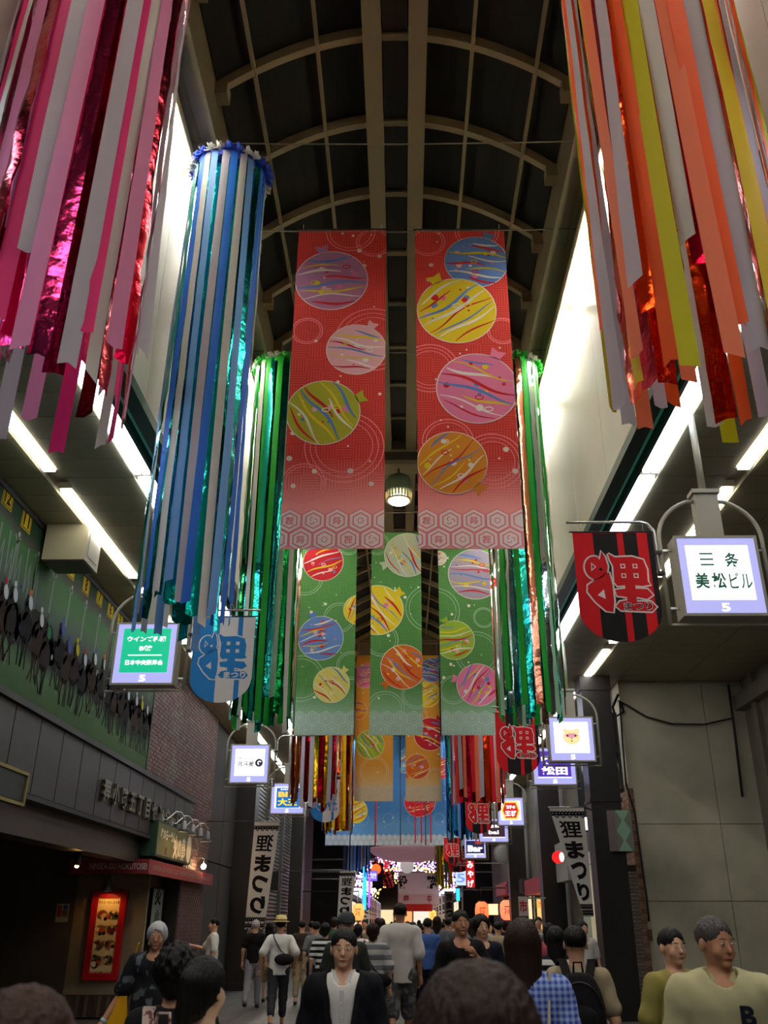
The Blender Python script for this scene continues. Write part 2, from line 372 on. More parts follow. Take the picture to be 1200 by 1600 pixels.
# ================================================================== banners
def clip_rect(poly, x0, x1, y0, y1):
    def cut(p, ax, lim, sgn):
        out = []
        for i in range(len(p)):
            a, b = p[i-1], p[i]; da, db = sgn*(a[ax]-lim), sgn*(b[ax]-lim)
            if (da >= 0) != (db >= 0):
                t = da/(da-db); out.append((a[0]+(b[0]-a[0])*t, a[1]+(b[1]-a[1])*t))
            if db >= 0: out.append(b)
        return out
    for ax, lim, sg in ((0, x0, 1), (0, x1, -1), (1, y0, 1), (1, y1, -1)):
        poly = cut(poly, ax, lim, sg)
        if len(poly) < 3: return None
    return poly
class Print:
    """flat print on a sheet: painter's layers a fraction of a millimetre apart; f(u, v, d) maps to space, d forward"""
    def __init__(s, f, rect, d0=.004, step=.0004): s.mb = MB(); s.f = f; s.r = rect; s.d = d0; s.st = step; s.mats = []
    def mi(s, m):
        if m not in s.mats: s.mats.append(m)
        return s.mats.index(m)
    def lay(s): s.d += s.st
    def poly(s, p, m):
        q = clip_rect(list(p), *s.r)
        if q and len(q) > 2: s.mb.add([s.f(u, v, s.d) for u, v in q], [tuple(range(len(q)))], s.mi(m))
    def disc(s, cx, cy, r, m, ry=None, n=28, rot=0):
        ry = ry or r
        s.poly([(cx+r*cos(t)*cos(rot)-ry*sin(t)*sin(rot), cy+r*cos(t)*sin(rot)+ry*sin(t)*cos(rot)) for t in [2*pi*i/n for i in range(n)]], m)
    def ring(s, cx, cy, r, w, m, ry=None, n=32, rot=0, a0=0, a1=2*pi):
        ry = ry or r
        def P(t, k): a, b = (r+k)*cos(t), (ry+k)*sin(t); return (cx+a*cos(rot)-b*sin(rot), cy+a*sin(rot)+b*cos(rot))
        for i in range(n):
            t0, t1 = a0+(a1-a0)*i/n, a0+(a1-a0)*(i+1)/n
            s.poly([P(t0, -w/2), P(t0, w/2), P(t1, w/2), P(t1, -w/2)], m)
    def line(s, pts, w, m, taper=False):
        k = len(pts)
        W = [w*(.25+.75*sin(pi*(i+.5)/k)) if taper else w for i in range(k)]
        L = []
        for i, p in enumerate(pts):
            a, b = pts[max(i-1, 0)], pts[min(i+1, k-1)]; dx, dy = b[0]-a[0], b[1]-a[1]; l = sqrt(dx*dx+dy*dy)+1e-9
            L.append(((p[0]-dy/l*W[i]/2, p[1]+dx/l*W[i]/2), (p[0]+dy/l*W[i]/2, p[1]-dx/l*W[i]/2)))
        for a, b in zip(L, L[1:]): s.poly([a[0], a[1], b[1], b[0]], m)
    def text(s, body, cx, cy, w=None, h=None, m=None, **k):
        text(s.mb, body, s.f, cx, cy, w, h, s.d, s.mi(m), **k)
    def build(s, parent, name='print', label=None):
        o = s.mb.build(name, s.mats, parent); o['kind'] = 'stuff'
        if label: o['label'] = label
        return o
def cloth(name, rgb, rough=.75, trans=.25):
    """printed cloth: diffuse with some light let through"""
    if name in MATS: return MATS[name]
    m = bpy.data.materials.new(name); m.use_nodes = True; nt = m.node_tree; b = nt.nodes['Principled BSDF']
    b.inputs['Base Color'].default_value = (*lin(rgb), 1); b.inputs['Roughness'].default_value = rough; b.inputs['Specular IOR Level'].default_value = .2
    t = nt.nodes.new('ShaderNodeBsdfTranslucent'); t.inputs['Color'].default_value = (*lin(rgb), 1)
    mx = nt.nodes.new('ShaderNodeMixShader'); mx.inputs[0].default_value = trans
    nt.links.new(b.outputs[0], mx.inputs[1]); nt.links.new(t.outputs[0], mx.inputs[2])
    nt.links.new(mx.outputs[0], nt.nodes['Material Output'].inputs[0]); MATS[name] = m; return m
def banner_ground(name, top, line, low, H):
    """ground colour of a banner: basket weave of fine lines, fading towards the hem (printed)"""
    m = cloth(name, top); nt = m.node_tree; N = nt.nodes; Lk = nt.links
    tc = N.new('ShaderNodeTexCoord'); sp = N.new('ShaderNodeSeparateXYZ'); Lk.new(tc.outputs['Object'], sp.inputs[0])
    def mth(op, a, b=None, c=None):
        n = N.new('ShaderNodeMath'); n.operation = op
        for i, x in enumerate((a, b, c)):
            if x is None: continue
            if hasattr(x, 'default_value') or hasattr(x, 'links'): Lk.new(x, n.inputs[i])
            else: n.inputs[i].default_value = x
        return n.outputs[0]
    cell = .2
    fx = mth('FLOOR', mth('DIVIDE', sp.outputs['X'], cell)); fz = mth('FLOOR', mth('DIVIDE', sp.outputs['Z'], cell))
    par = mth('PINGPONG', mth('ADD', fx, fz), 1.0)
    sx = mth('GREATER_THAN', mth('SINE', mth('MULTIPLY', sp.outputs['X'], 2*pi/.033)), .25)
    sz = mth('GREATER_THAN', mth('SINE', mth('MULTIPLY', sp.outputs['Z'], 2*pi/.033)), .25)
    ln = mth('ADD', mth('MULTIPLY', sx, par), mth('MULTIPLY', sz, mth('SUBTRACT', 1.0, par)))
    r = N.new('ShaderNodeValToRGB'); Lk.new(mth('DIVIDE', mth('MULTIPLY', sp.outputs['Z'], -1.0), H), r.inputs[0])
    e = r.color_ramp.elements; e[0].position = 0.0; e[0].color = (*lin(top), 1); e[1].position = .92; e[1].color = (*lin(low), 1)
    x = e.new(.77); x.color = (*lin(top), 1)
    mx = N.new('ShaderNodeMix'); mx.data_type = 'RGBA'; Lk.new(r.outputs[0], mx.inputs[6]); mx.inputs[7].default_value = (*lin(line), 1)
    r2 = N.new('ShaderNodeValToRGB'); Lk.new(mth('DIVIDE', mth('MULTIPLY', sp.outputs['Z'], -1.0), H), r2.inputs[0])
    r2.color_ramp.elements[0].position = .77; r2.color_ramp.elements[0].color = (1, 1, 1, 1); r2.color_ramp.elements[1].position = .9; r2.color_ramp.elements[1].color = (0, 0, 0, 1)
    Lk.new(mth('MULTIPLY', ln, r2.outputs[0]), mx.inputs[0])
    Lk.new(mx.outputs[2], N['Principled BSDF'].inputs['Base Color'])
    for n in N:
        if n.type == 'BSDF_TRANSLUCENT': Lk.new(mx.outputs[2], n.inputs['Color'])
    return m
CC = {'red': (196, 32, 40), 'yellow': (226, 204, 44), 'blue': (96, 134, 206), 'white': (236, 232, 226), 'pink': (226, 128, 172), 'mauve': (184, 128, 170),
      'olive': (176, 178, 52), 'orange': (214, 142, 46), 'rose': (232, 180, 190), 'cream': (222, 214, 128), 'lilac': (168, 158, 186), 'lime': (150, 182, 60),
      'crimson': (186, 34, 52), 'dyellow': (206, 178, 40), 'dblue': (66, 84, 190), 'pale': (196, 206, 190), 'green': (70, 150, 70), 'sky': (104, 168, 214), 'dorange': (210, 110, 44)}
def cc(n): return cloth('dye '+n, CC[n])
def balloon(P, rr, cx, cy, r, col, knot, tilt, line=('red', 'white', 'yellow', 'blue')):
    out = cc('white')
    kx, ky = cos(knot), sin(knot); nx, ny = -ky, kx
    P.lay()
    P.poly([(cx+kx*r*.9+nx*r*.1, cy+ky*r*.9+ny*r*.1), (cx+kx*r*.9-nx*r*.1, cy+ky*r*.9-ny*r*.1), (cx+kx*r*1.28-nx*r*.2, cy+ky*r*1.28-ny*r*.2), (cx+kx*r*1.22, cy+ky*r*1.22), (cx+kx*r*1.28+nx*r*.2, cy+ky*r*1.28+ny*r*.2)][::1], cc(col))
    P.disc(cx, cy, r*1.025, out, n=36); P.lay(); P.disc(cx, cy, r, cc(col), n=36)
    ct, st = cos(tilt), sin(tilt)
    def put(a, b): return (cx+a*ct-b*st, cy+a*st+b*ct)
    dots = ['white', 'yellow', 'red', 'blue', 'rose', 'pink']
    for k in range(15):
        a, b, s = rr.uniform(-.8, .8), rr.uniform(-.7, .7), rr.choice([.03, .05, .08, .1])
        if a*a+b*b < .62: P.d += .00005; P.disc(*put(a*r, b*r), s*r, cc(rr.choice([c for c in dots if c != col])), n=12)
    P.lay()
    offs = [-.74, -.52, -.3, -.1, .1, .3, .52, .74]
    for k, o in enumerate(offs):
        o += rr.uniform(-.06, .06); L = sqrt(max(0, .94-o*o)); ph = rr.uniform(0, 6); am = rr.uniform(.04, .09)
        x0, x1 = (-L, L) if rr.random() < .6 else ((-L, L*.3) if rr.random() < .5 else (-L*.3, L))
        pts = [put(r*(x0+(x1-x0)*i/12), r*(o+am*sin(ph+3.4*(x0+(x1-x0)*i/12)))) for i in range(13)]
        P.d += .00006
        P.line(pts, r*rr.choice([.05, .07, .09]), cc([c for c in line if c != col][k % (len(line)-(1 if col in line else 0))]), taper=True)
    for k in range(2):
        a, b = rr.uniform(-.5, .5), rr.uniform(-.5, .5); P.ring(*put(a*r, b*r), r*.1, r*.03, cc(rr.choice(['red', 'white', 'yellow'])), ry=r*.06, n=14)
PALEK = {}
def hexband(P, W, H, size, fore, back, nrow=2, detail=True):
    """two rows of hexagons with marks along the hem; v is 0 at the top and -H at the hem"""
    s = size; dx = sqrt(3)*s; marks = ['狸', '5', '祭', '◇']
    for r_ in range(nrow):
        cy = -H+s*.72+(nrow-1-r_)*1.5*s*1.0
        n = int(W/dx)+3
        for i in range(-1, n):
            cx = dx*(i+(.5 if r_ % 2 else 0))+.35*dx
            hx = lambda k: [(cx+k*s*sin(pi/3*q), cy+k*s*cos(pi/3*q)) for q in range(6)]
            d = P.d
            P.poly(hx(1.0), back); P.d = d+.0003; P.poly(hx(.9), fore)
            P.d = d+.0006; P.poly(hx(.68), back); P.d = d+.0009; P.poly(hx(.56), fore)
            P.d = d+.0012
            if detail and cx-s*.4 > 0 and cx+s*.4 < W and cy-s*.4 > -H:
                mk = marks[(i+2*r_) % 4]
                if mk == '◇': P.ring(cx, cy, s*.22, s*.07, back, n=6)
                elif mk == '5':
                    for a in (0, 2.09, 4.19): P.ring(cx+s*.16*cos(a), cy+s*.16*sin(a), s*.14, s*.07, back, n=8, a0=a-1, a1=a+2.4)
                else: P.text(mk, cx, cy, h=s*.62, m=back, bold=.02, res=1)
            P.d = d
    P.d += .0016
def banner(name, label, group, X, Y, Ztop, W, H, ground, fore, back, balloons, rings, seed, detail=True, dots=26, px=None):
    """balloons: (px, py, r_px, colour, knot angle, tilt) read off the photograph on the plane of the banner"""
    rr = random.Random(seed)
    root = empty(name, (X, Y, Ztop), 0, label, 'banner', group)
    f = lambda u, v, d: (u, -d, v)
    nx, nz = 2, 16; mb = MB()
    wav = lambda v: .0
    mb.box(0, W, -.002, .002, -H, 0)
    cl_ = mb.build('cloth', ground, root)
    mb = MB().tube([(-.02, 0, .012), (W+.02, 0, .012)], .012, 8); mb.build('top_rod', black, root)
    MB().tube([(0.01, .001, -H+.012), (W-.01, .001, -H+.012)], .006, 6).build('hem_rod', fore, root)
    P = Print(f, (0.0, W, -H, -.0), .0025, .0003)
    S = lambda q: at_y(q[0], q[1], Y)
    def loc(q): p = S(q); return p[0]-X, p[2]-Ztop
    def rad(q, r): return abs(at_y(q[0]+r, q[1], Y)[0]-at_y(q[0], q[1], Y)[0])
    for (x, y, r) in rings:
        u, v = loc((x, y)); ra = rad((x, y), r)
        P.ring(u, v, ra, .012, back, n=40); P.ring(u, v, ra*.86, .009, back, n=36)
        if r > 40: P.ring(u, v, ra*.72, .008, back, n=36)
    P.lay()
    for k in range(dots):
        P.disc(rr.uniform(.04, W-.04), rr.uniform(-H*.84, -.05), rr.choice([.012, .012, .02, .03, .034]), cc('white'), n=12)
    for (x, y, r, c, kn, ti) in balloons:
        u, v = loc((x, y)); balloon(P, rr, u, v, rad((x, y), r), c, radians(kn), radians(ti))
    P.lay()
    hexband(P, W, H, .152, fore, back, detail=detail)
    P.build(cl_)
    for x in (.06, W-.06): MB().tube([(x, 0, .02), (x, 0, max(.1, 9.82-Ztop))], .004, 5).build('cord', M('cord white', (200, 196, 186), .8), root)
    return root
g_red = banner_ground('banner red ground', (212, 74, 68), (184, 50, 50), (250, 176, 176), 4.4)
g_grn = banner_ground('banner green ground', (92, 148, 84), (62, 112, 62), (150, 186, 158), 4.4)
g_org = banner_ground('banner orange ground', (214, 158, 62), (196, 140, 50), (214, 184, 130), 4.4)
g_blu = banner_ground('banner blue ground', (62, 122, 190), (52, 104, 170), (90, 146, 200), 4.4)
hx = {'r': (cloth('hex rose', (255, 244, 244)), cloth('hex pink', (240, 146, 156))), 'g': (cloth('hex grey green', (160, 182, 172)), cloth('hex pale green', (176, 204, 190))),
      'o': (cloth('hex sand', (204, 188, 160)), cloth('hex pale sand', (214, 200, 178))), 'b': (cloth('hex grey', (196, 204, 210)), cloth('hex blue grey', (150, 168, 186)))}
def bw(xl, xr, ytop, ybot, Y):
    a, b = at_y(xl, ybot, Y), at_y(xr, ybot, Y); t = at_y((xl+xr)/2, ytop, Y); return a[0], b[0]-a[0], t[2], t[2]-a[2]
X, W, Zt, H = bw(437, 600, 360, 858, 9.0)
banner('festival_banner', 'red banner left of the ridge gap, mauve, pale pink and olive yo-yo balloons on it', 'red balloon banners', X, 9.0, Zt, W, H, g_red, *hx['r'],
       [(518, 438, 56, 'mauve', 105, 5), (556.6, 546, 46, 'rose', 62, -12), (505, 644.5, 57, 'olive', 25, -55)],
       [(584, 379, 27), (548, 362, 38), (480, 517, 24), (582, 530, 58), (538, 698, 62), (474, 755, 34)], 3, dots=34)
X, W, Zt, H = bw(654, 820, 360, 858, 9.0)
banner('festival_banner', 'red banner right of the ridge gap, blue, yellow, pink and orange yo-yo balloons on it', 'red balloon banners', X, 9.0, Zt, W, H, g_red, *hx['r'],
       [(744, 409, 49, 'blue', 68, -8), (713.5, 485, 61, 'yellow', 118, 35), (745.6, 606.6, 63, 'pink', 62, -20), (706.8, 723, 54, 'orange', -48, 40)],
       [(668, 378, 27), (745, 362, 34), (785, 517, 24), (672, 575, 44), (770, 720, 48), (700, 690, 40)], 8, dots=34)
for (xl, xr, lab, bl, rg, sd) in (
    (459, 552, 'left green banner of the second row, red, blue and pale yellow balloons on it', [(505, 878, 31, 'crimson', 100, 20), (501, 997, 35, 'blue', 110, 12), (561, 953, 24, 'yellow', 40, 70), (518, 1070, 28, 'cream', 50, -40)], [(478, 905, 26), (530, 965, 24), (470, 1060, 36), (548, 1040, 22), (545, 850, 18)], 11),
    (577, 661, 'middle green banner of the second row, white, yellow and orange balloons on it', [(637, 867, 36, 'pale', 205, -60), (590, 953, 40, 'yellow', 40, -50), (630, 1042, 35, 'dorange', 225, -40)], [(672, 950, 38), (596, 1000, 26), (602, 1110, 30), (650, 1085, 22), (590, 850, 18)], 12),
    (690, 777, 'right green banner of the second row, lilac, lime and pink balloons on it', [(742, 897, 41, 'lilac', 80, -6), (686, 872, 12, 'white', 0, 0), (710, 1000, 31, 'lime', 115, 10), (747, 1070, 33, 'pink', 165, 55)], [(756, 965, 16), (680, 955, 38), (745, 1020, 34), (708, 1078, 22)], 13)):
    X, W, Zt, H = bw(xl, xr, 832, 1149, 17.8)
    banner('festival_banner', lab, 'green balloon banners', X, 17.8, Zt, W, H, g_grn, *hx['g'], bl, rg, sd, dots=24)
for (xl, xr, lab, bl, rg, sd) in (
    (553, 614, 'left orange banner of the third row with pink and green balloons', [(571, 1057, 18, 'pink', 80, 10), (578, 1163, 22, 'lime', 160, -50), (560, 1110, 14, 'orange', 80, 0)], [(600, 1110, 16), (585, 1205, 22)], 21),
    (634, 690, 'right orange banner of the third row with blue, yellow and red balloons', [(675, 1047, 19, 'blue', 60, -15), (668, 1085, 20, 'yellow', 120, 35), (672, 1147, 25, 'crimson', 60, -20), (652, 1198, 19, 'dorange', 220, 30)], [(650, 1120, 18), (680, 1215, 14)], 22)):
    X, W, Zt, H = bw(xl, xr, 1024, 1252, 28)
    banner('festival_banner', lab, 'orange balloon banners', X, 28, Zt, W, H, g_org, *hx['o'], bl, rg, sd, dots=12)
for k in range(6):
    xl = 508+39.5*k; X, W, Zt, H = bw(xl, xl+38.5, 1150, 1321, 43)
    bl = [[(528, 1285, 13, 'yellow', 90, 0)], [(556, 1267, 18, 'yellow', 100, 30)], [(600, 1230, 14, 'lime', 90, 0), (592, 1180, 14, 'rose', 80, 20)], [(630, 1190, 17, 'sky', 80, 20), (654, 1253, 22, 'crimson', 100, 10)], [(690, 1200, 16, 'crimson', 60, 20), (660, 1253, 20, 'crimson', 100, 10)], [(711, 1187, 17, 'crimson', 80, 15), (712, 1237, 18, 'dorange', 220, -40)]][k]
    banner('festival_banner', '%s blue banner from the left in the fourth row' % ORD[k], 'blue balloon banners', X, 43, Zt, W-.02, H, g_blu, *hx['b'], bl, [(xl+20, 1280, 9)], 30+k, detail=False, dots=8)
# cross wires the ornaments hang from
wm = M('wire', (120, 112, 98), .5)
for n_, (y, z, who) in enumerate(((3.9, 9.83, 'above the pink and orange streamers'), (7.55, 9.83, 'above the blue streamer'), (9.0, 9.84, 'above the two red banners'), (11.7, 9.83, 'above the green streamers'), (17.8, 9.85, 'above the three green banners'), (21, 9.83, 'above the red and gold streamers'), (27.6, 9.83, 'above the slim copper streamer'), (28, 9.85, 'above the two orange banners'), (42.2, 9.83, 'above the narrow red ribbons'), (43, 9.86, 'above the blue banners'), (45, 9.83, 'at the far end of the roof'))):
    tag(MB().tube([(-2.5, y, z), (-1.2, y, z-.03), (0, y, z-.045), (1.2, y, z-.03), (2.5, y, z)], .008, 6).build('cross_wire', wm), 'thin wire stretched between the girders '+who, 'wire', 'cross wires under the vault')

# ================================================================== streamers
def paper(name, rgb, **k):
    return cloth(name, rgb, .55, .35)
def foil(name, rgb):
    return M(name, rgb, .16, metal=1.0, bump=.5, bscale=9)
PM = {'pink': paper('paper pink', (222, 44, 120)), 'lpink': paper('paper light pink', (214, 134, 178)), 'grey': paper('paper pearl', (186, 180, 192)), 'white': paper('paper white', (214, 210, 206)),
      'fred': foil('foil crimson', (170, 10, 44)), 'fpink': foil('foil pink', (226, 60, 130)), 'fsil': foil('foil silver', (196, 198, 204)), 'orange': paper('paper orange', (240, 92, 32)), 'salmon': paper('paper salmon', (232, 120, 84)),
      'yellow': paper('paper yellow', (218, 186, 30)), 'lyellow': paper('paper chartreuse', (196, 190, 30)), 'forange': foil('foil orange', (238, 70, 24)), 'blue': paper('paper blue', (48, 112, 212)),
      'lblue': paper('paper light blue', (120, 168, 230)), 'fteal': foil('foil teal', (20, 176, 170)), 'fblue': foil('foil blue', (20, 90, 180)), 'green': paper('paper green', (30, 152, 48)), 'fgreen': foil('foil green', (18, 130, 60)),
      'lgreen': paper('paper pale green', (150, 186, 156)), 'faqua': foil('foil aqua', (40, 178, 168)), 'red': paper('paper red', (214, 34, 44)), 'fgold': foil('foil gold', (214, 160, 30)), 'fcopper': foil('foil copper', (214, 140, 110))}
SV = {}
def strip_mesh(L, w_, var, crump):
    """one hanging strip: a ribbon with a slight fold, twist and sway, root at the origin, outward +Y"""
    k = (round(L, 2), w_, var, crump)
    if k in SV: return SV[k]
    rr = random.Random(int(L*100)*31+var*7+int(crump*10)); n = 30 if crump else 20; mb = MB(); vs = []
    p1, p2, p3 = rr.uniform(0, 6), rr.uniform(0, 6), rr.uniform(0, 6); tw = rr.uniform(-.35, .35)
    for i in range(n+1):
        t = i/n; z = -L*t
        sway = .02*sin(2.2*t+p1)*t; out = .028*sin(3.1*t+p2)*t+(.012*rr.uniform(-1, 1) if crump else .004*rr.uniform(-1, 1))
        a = tw*sin(3*t+p3)*t*1.6+(.16*rr.uniform(-1, 1) if crump else 0); fold = .006+.006*sin(5*t+p1)
        for q in (-1, 0, 1): vs.append((sway+q*w_/2*cos(a), out+q*w_/2*sin(a)+(fold if q == 0 else 0), z+(.0 if i < n else q*.018*rr.choice((-1, 1)))))
    mb.add(vs, [(i*3+q, i*3+q+1, (i+1)*3+q+1, (i+1)*3+q) for i in range(n) for q in (0, 1)], 0, True)
    me = mb.mesh('strip', [PM['white']]); SV[k] = me; return me
def flower_mesh():
    rr = random.Random(5); mb = MB()
    for i in range(16):
        a, e = 2*pi*i/16*5, rr.uniform(-.6, 1.2); d = np.array((cos(a)*cos(e), sin(a)*cos(e), sin(e))); s_ = np.cross(d, (0.3, .2, 1)); s_ /= np.linalg.norm(s_); u = np.cross(d, s_)
        mb.add([d*.008-s_*.012, d*.06-s_*.022+u*.012, d*.085, d*.06+s_*.022-u*.012, d*.008+s_*.012], [(0, 1, 2), (0, 2, 4), (2, 3, 4)], 0)
    return mb.mesh('paper_flower', [PM['white']])
FLW = flower_mesh()
def streamer(label, X, Y, Z, L, r, outer, inner, n, sw, flowers, seed, group, ragged=.35, cone=0., nin=None):
    rr = random.Random(seed); root = empty('streamer_ornament', (X, Y, Z), 0, label, 'streamer', group)
    k = 28; mb = MB()
    for (ra, z0, z1) in ((r, -.05, .05),):
        for i in range(k):
            a, b = 2*pi*i/k, 2*pi*(i+1)/k
            mb.prism([(r*cos(a), r*sin(a)), (r*cos(b), r*sin(b)), ((r-.012)*cos(b), (r-.012)*sin(b)), ((r-.012)*cos(a), (r-.012)*sin(a))], lambda u, v, d: (u, v, d), z0, z1)
    mb.build('hoop', flowers[0] if flowers else PM[outer[0]], root)
    for i in range(6):
        a = 2*pi*i/6+.3; MB().tube([(r*.96*cos(a), r*.96*sin(a), .04), (0, 0, .42)], .006, 5).build('cord', M('cord white'), root)
    MB().tube([(0, 0, .4), (0, 0, max(.5, 9.8-Z))], .005, 5).build('hanging_cord', M('cord white'), root)
    if flowers:
        for i in range(26):
            a = 2*pi*i/26; inst('paper_flower', FLW, ((r+.02)*cos(a), (r+.02)*sin(a), .02), root, (0, 0, a), mat=flowers[i//2 % 2])
    def lay(n, rad, cols, w_, dl, crump):
        for i in range(n):
            a = 2*pi*(i+rr.uniform(-.2, .2))/n; c = cols[i % len(cols)]; cr = c.startswith('f') and c not in ()
            Ls = L-dl-rr.choice([0, .02, .1, .2, .32, .45])*ragged*2
            Ls = round(Ls*10)/10
            o = inst('strip', strip_mesh(Ls, w_, rr.randrange(4), 1 if cr else 0), (rad*cos(a), rad*sin(a), .0), root, (rr.uniform(-.006, .006)+0, 0, a-pi/2), mat=PM[c])
            if cone: o.rotation_euler[0] = cone
    lay(n, r, outer, sw, 0, 0); lay(nin or n//2, r*.8, inner, sw*1.35, .1, 1)
    return root
streamer('pink, pearl and crimson foil streamer hanging at the top left corner', -1.96, 4.1, 9.45, 5.3, .52, ['pink', 'grey', 'lpink', 'fpink', 'grey', 'pink', 'white', 'lpink', 'fred'], ['fred', 'fsil', 'fpink'], 36, .095, [PM['pink'], PM['white']], 1, 'big streamers near the camera', ragged=.9)
streamer('orange, yellow and pearl streamer hanging at the top right corner', 1.74, 4.1, 9.45, 5.36, .53, ['orange', 'grey', 'yellow', 'salmon', 'grey', 'orange', 'lyellow', 'white', 'salmon'], ['forange', 'fred', 'forange'], 36, .095, [PM['orange'], PM['white']], 2, 'big streamers near the camera', ragged=.9)
x, y, z = at_y(362, 278, 7.55)
streamer('blue and white streamer with teal foil, rosettes of blue and white around its hoop', x-.02, 7.55, z, z-3.92, .40, ['blue', 'white', 'lblue', 'grey', 'blue', 'white', 'lblue', 'fteal'], ['fteal', 'fteal', 'faqua'], 25, .08, [M('rosette blue', (30, 70, 190), .6), M('rosette white', (220, 218, 212), .6)], 3, 'slim streamers along the arcade', nin=18)
gl = [M('rosette green', (24, 150, 40), .6), M('rosette white')]
streamer('green and aqua foil streamer left of the red banners', -1.79, 11.7, 9.42, 5.5, .42, ['green', 'faqua', 'lgreen', 'fgreen', 'white', 'green', 'faqua'], ['fgreen', 'faqua', 'fteal'], 28, .085, gl, 4, 'green foil streamers')
streamer('green and silver foil streamer right of the red banners', 1.76, 11.7, 9.42, 5.45, .43, ['green', 'fsil', 'green', 'faqua', 'fcopper', 'green', 'fsil', 'lgreen'], ['faqua', 'fsil', 'fteal'], 26, .085, gl, 5, 'green foil streamers')
streamer('red and gold foil streamer with white strips left under the green banners', -1.95, 21, 9.3, 5.35, .56, ['fred', 'fgold', 'grey', 'fred', 'grey', 'fgold'], ['fred', 'fgold'], 30, .1, [PM['red'], PM['white']], 6, 'red streamers beyond the green banners')
streamer('red and salmon streamer with silver strips right under the green banners', 1.80, 21, 9.3, 5.35, .58, ['red', 'salmon', 'grey', 'forange', 'red', 'grey', 'salmon', 'fred'], ['forange', 'fred'], 34, .1, [PM['red'], PM['white']], 7, 'red streamers beyond the green banners')
streamer('slim copper, yellow and red foil streamer behind the red and gold one', -1.86, 27.6, 9.35, 5.4, .40, ['forange', 'fgold', 'yellow', 'fred', 'fgold', 'yellow'], ['fgold', 'fred'], 24, .085, [PM['yellow'], PM['white']], 8, 'streamers in front of the blue banners')
streamer('blue streamer with aqua foil right, in front of the blue banners', 1.75, 27.6, 9.2, 5.4, .42, ['lblue', 'fblue', 'fteal', 'blue'], ['faqua', 'fblue'], 22, .085, [PM['blue'], PM['white']], 9, 'streamers in front of the blue banners')
streamer('thin cluster of blue strips far left below the blue banners', -2.1, 45, 8.2, 4.7, .62, ['lblue', 'blue', 'grey', 'lblue'], ['fblue'], 22, .09, None, 10, 'streamers below the blue banners')
streamer('thin cluster of yellow and green strips far right below the blue banners', 2.0, 45, 8.2, 5.2, .4, ['yellow', 'fgold', 'green', 'yellow'], ['fgold'], 18, .09, None, 11, 'streamers below the blue banners')
for n_, x in enumerate((-1.15, .62, .9, 1.32)):
    tag(MB().box(x-.03, x+.03, 42.19, 42.2, 4.8, 9.8).build('ribbon', PM['red']), '%s narrow red ribbon from the left hanging before the blue banners' % ORD[n_], 'ribbon', 'red ribbons before the blue banners')

# ================================================================== lightboxes, flags, nobori
alu = M('box frame cream', (160, 156, 138), .45)
glowb = M('sign glow lavender', (120, 120, 160), .5, emit=E_SIGN*.9, ecol=(180, 180, 244))
gloww = M('sign glow white', (160, 160, 160), .5, emit=E_SIGN*1.5, ecol=(250, 252, 255))
def em(name, rgb, k=1.): return M('sign '+name, tuple(c*.55 for c in rgb), .5, emit=E_SIGN*k, ecol=rgb)
steel = M('steel tube', (196, 196, 190), .25, metal=.7)
def lightbox(label, X, Y, Z, side, art, w_=.75, h=.76, group='hanging lightbox signs', bracket=True):
    """X, Y, Z: centre of the bottom edge of the lit face"""
    b = empty('lightbox_sign', (X, Y, Z), 0, label, 'sign', group)
    f = lambda u, v, d: (u, -d, v)
    MB().box(-w_/2, w_/2, 0, .2, 0, h).build('body', alu, b)
    mb = MB(); e = .022
    for r in ((-w_/2-.004, w_/2+.004, h-e, h+.004), (-w_/2-.004, w_/2+.004, -.004, e), (-w_/2-.004, -w_/2+e, e, h-e), (w_/2-e, w_/2+.004, e, h-e)): mb.box(r[0], r[1], -.012, .0, r[2], r[3])
    mb.build('bezel', alu, b)
    fc_ = MB().box(-w_/2+.02, w_/2-.02, -.006, 0, .02, h-.02).build('face', glowb, b)
    P = Print(f, (-w_/2, w_/2, 0, h), .0075, .0008)
    P.poly([(-w_*.38, h*.19), (w_*.38, h*.19), (w_*.38, h*.88), (-w_*.38, h*.88)], gloww); P.lay()
    art(P, w_, h); P.lay(); P.text('5', 0, h*.1, h=h*.1, w=w_*.1, m=em('white bright', (255, 255, 255), 2.2), bold=.02)
    P.build(fc_)
    # hanger: square post from the ceiling and the two arched tubes
    mb = MB().box(-.11, .11, .04, .16, h, h+.48); mb.box(-.13, .13, .02, .18, h+.46, h+.5)
    mb.build('hanger_post', alu, b)
    mb = MB().tube([(0, .1, h+.5), (0, .1, ZC-Z)], .035, 8); mb.build('rod', alu, b)
    for s_ in (-1, 1):
        pts = [(s_*.1, .1, h+.4)]+[(s_*(w_/2+.08)*sin(t)+s_*.02, .1, h+.02+.4*cos(t)) for t in np.linspace(.35, pi/2, 8)]+[(s_*(w_/2+.1), .1, -.05)]
        MB().tube(pts, .02, 8).build('arched_tube', alu, b)
        for q in (.1, h-.1): MB().box(min(s_*w_/2, s_*(w_/2+.1)), max(s_*w_/2, s_*(w_/2+.1)), .09, .11, q-.01, q+.01).build('clip', steel, b)
    MB().box(-w_/2-.1, w_/2+.1, .09, .11, -.06, -.04).build('lower_bar', alu, b)
    if bracket:
        s_ = side
        x0 = s_*(w_/2+.1)
        pts = [(x0, .1, .42), (x0+s_*.04, .1, .44), (x0+s_*.04, .1, .86), (x0+s_*.09, .1, .93), (x0+s_*.16, .1, .95), (x0+s_*.85, .1, .95)]
        MB().tube(pts, .014, 8).build('flag_arm', steel, b)
        for q in (.42, .62): MB().box(min(x0, x0+s_*.05), max(x0, x0+s_*.05), .07, .13, q, q+.03).build('clamp', black, b)
    return b
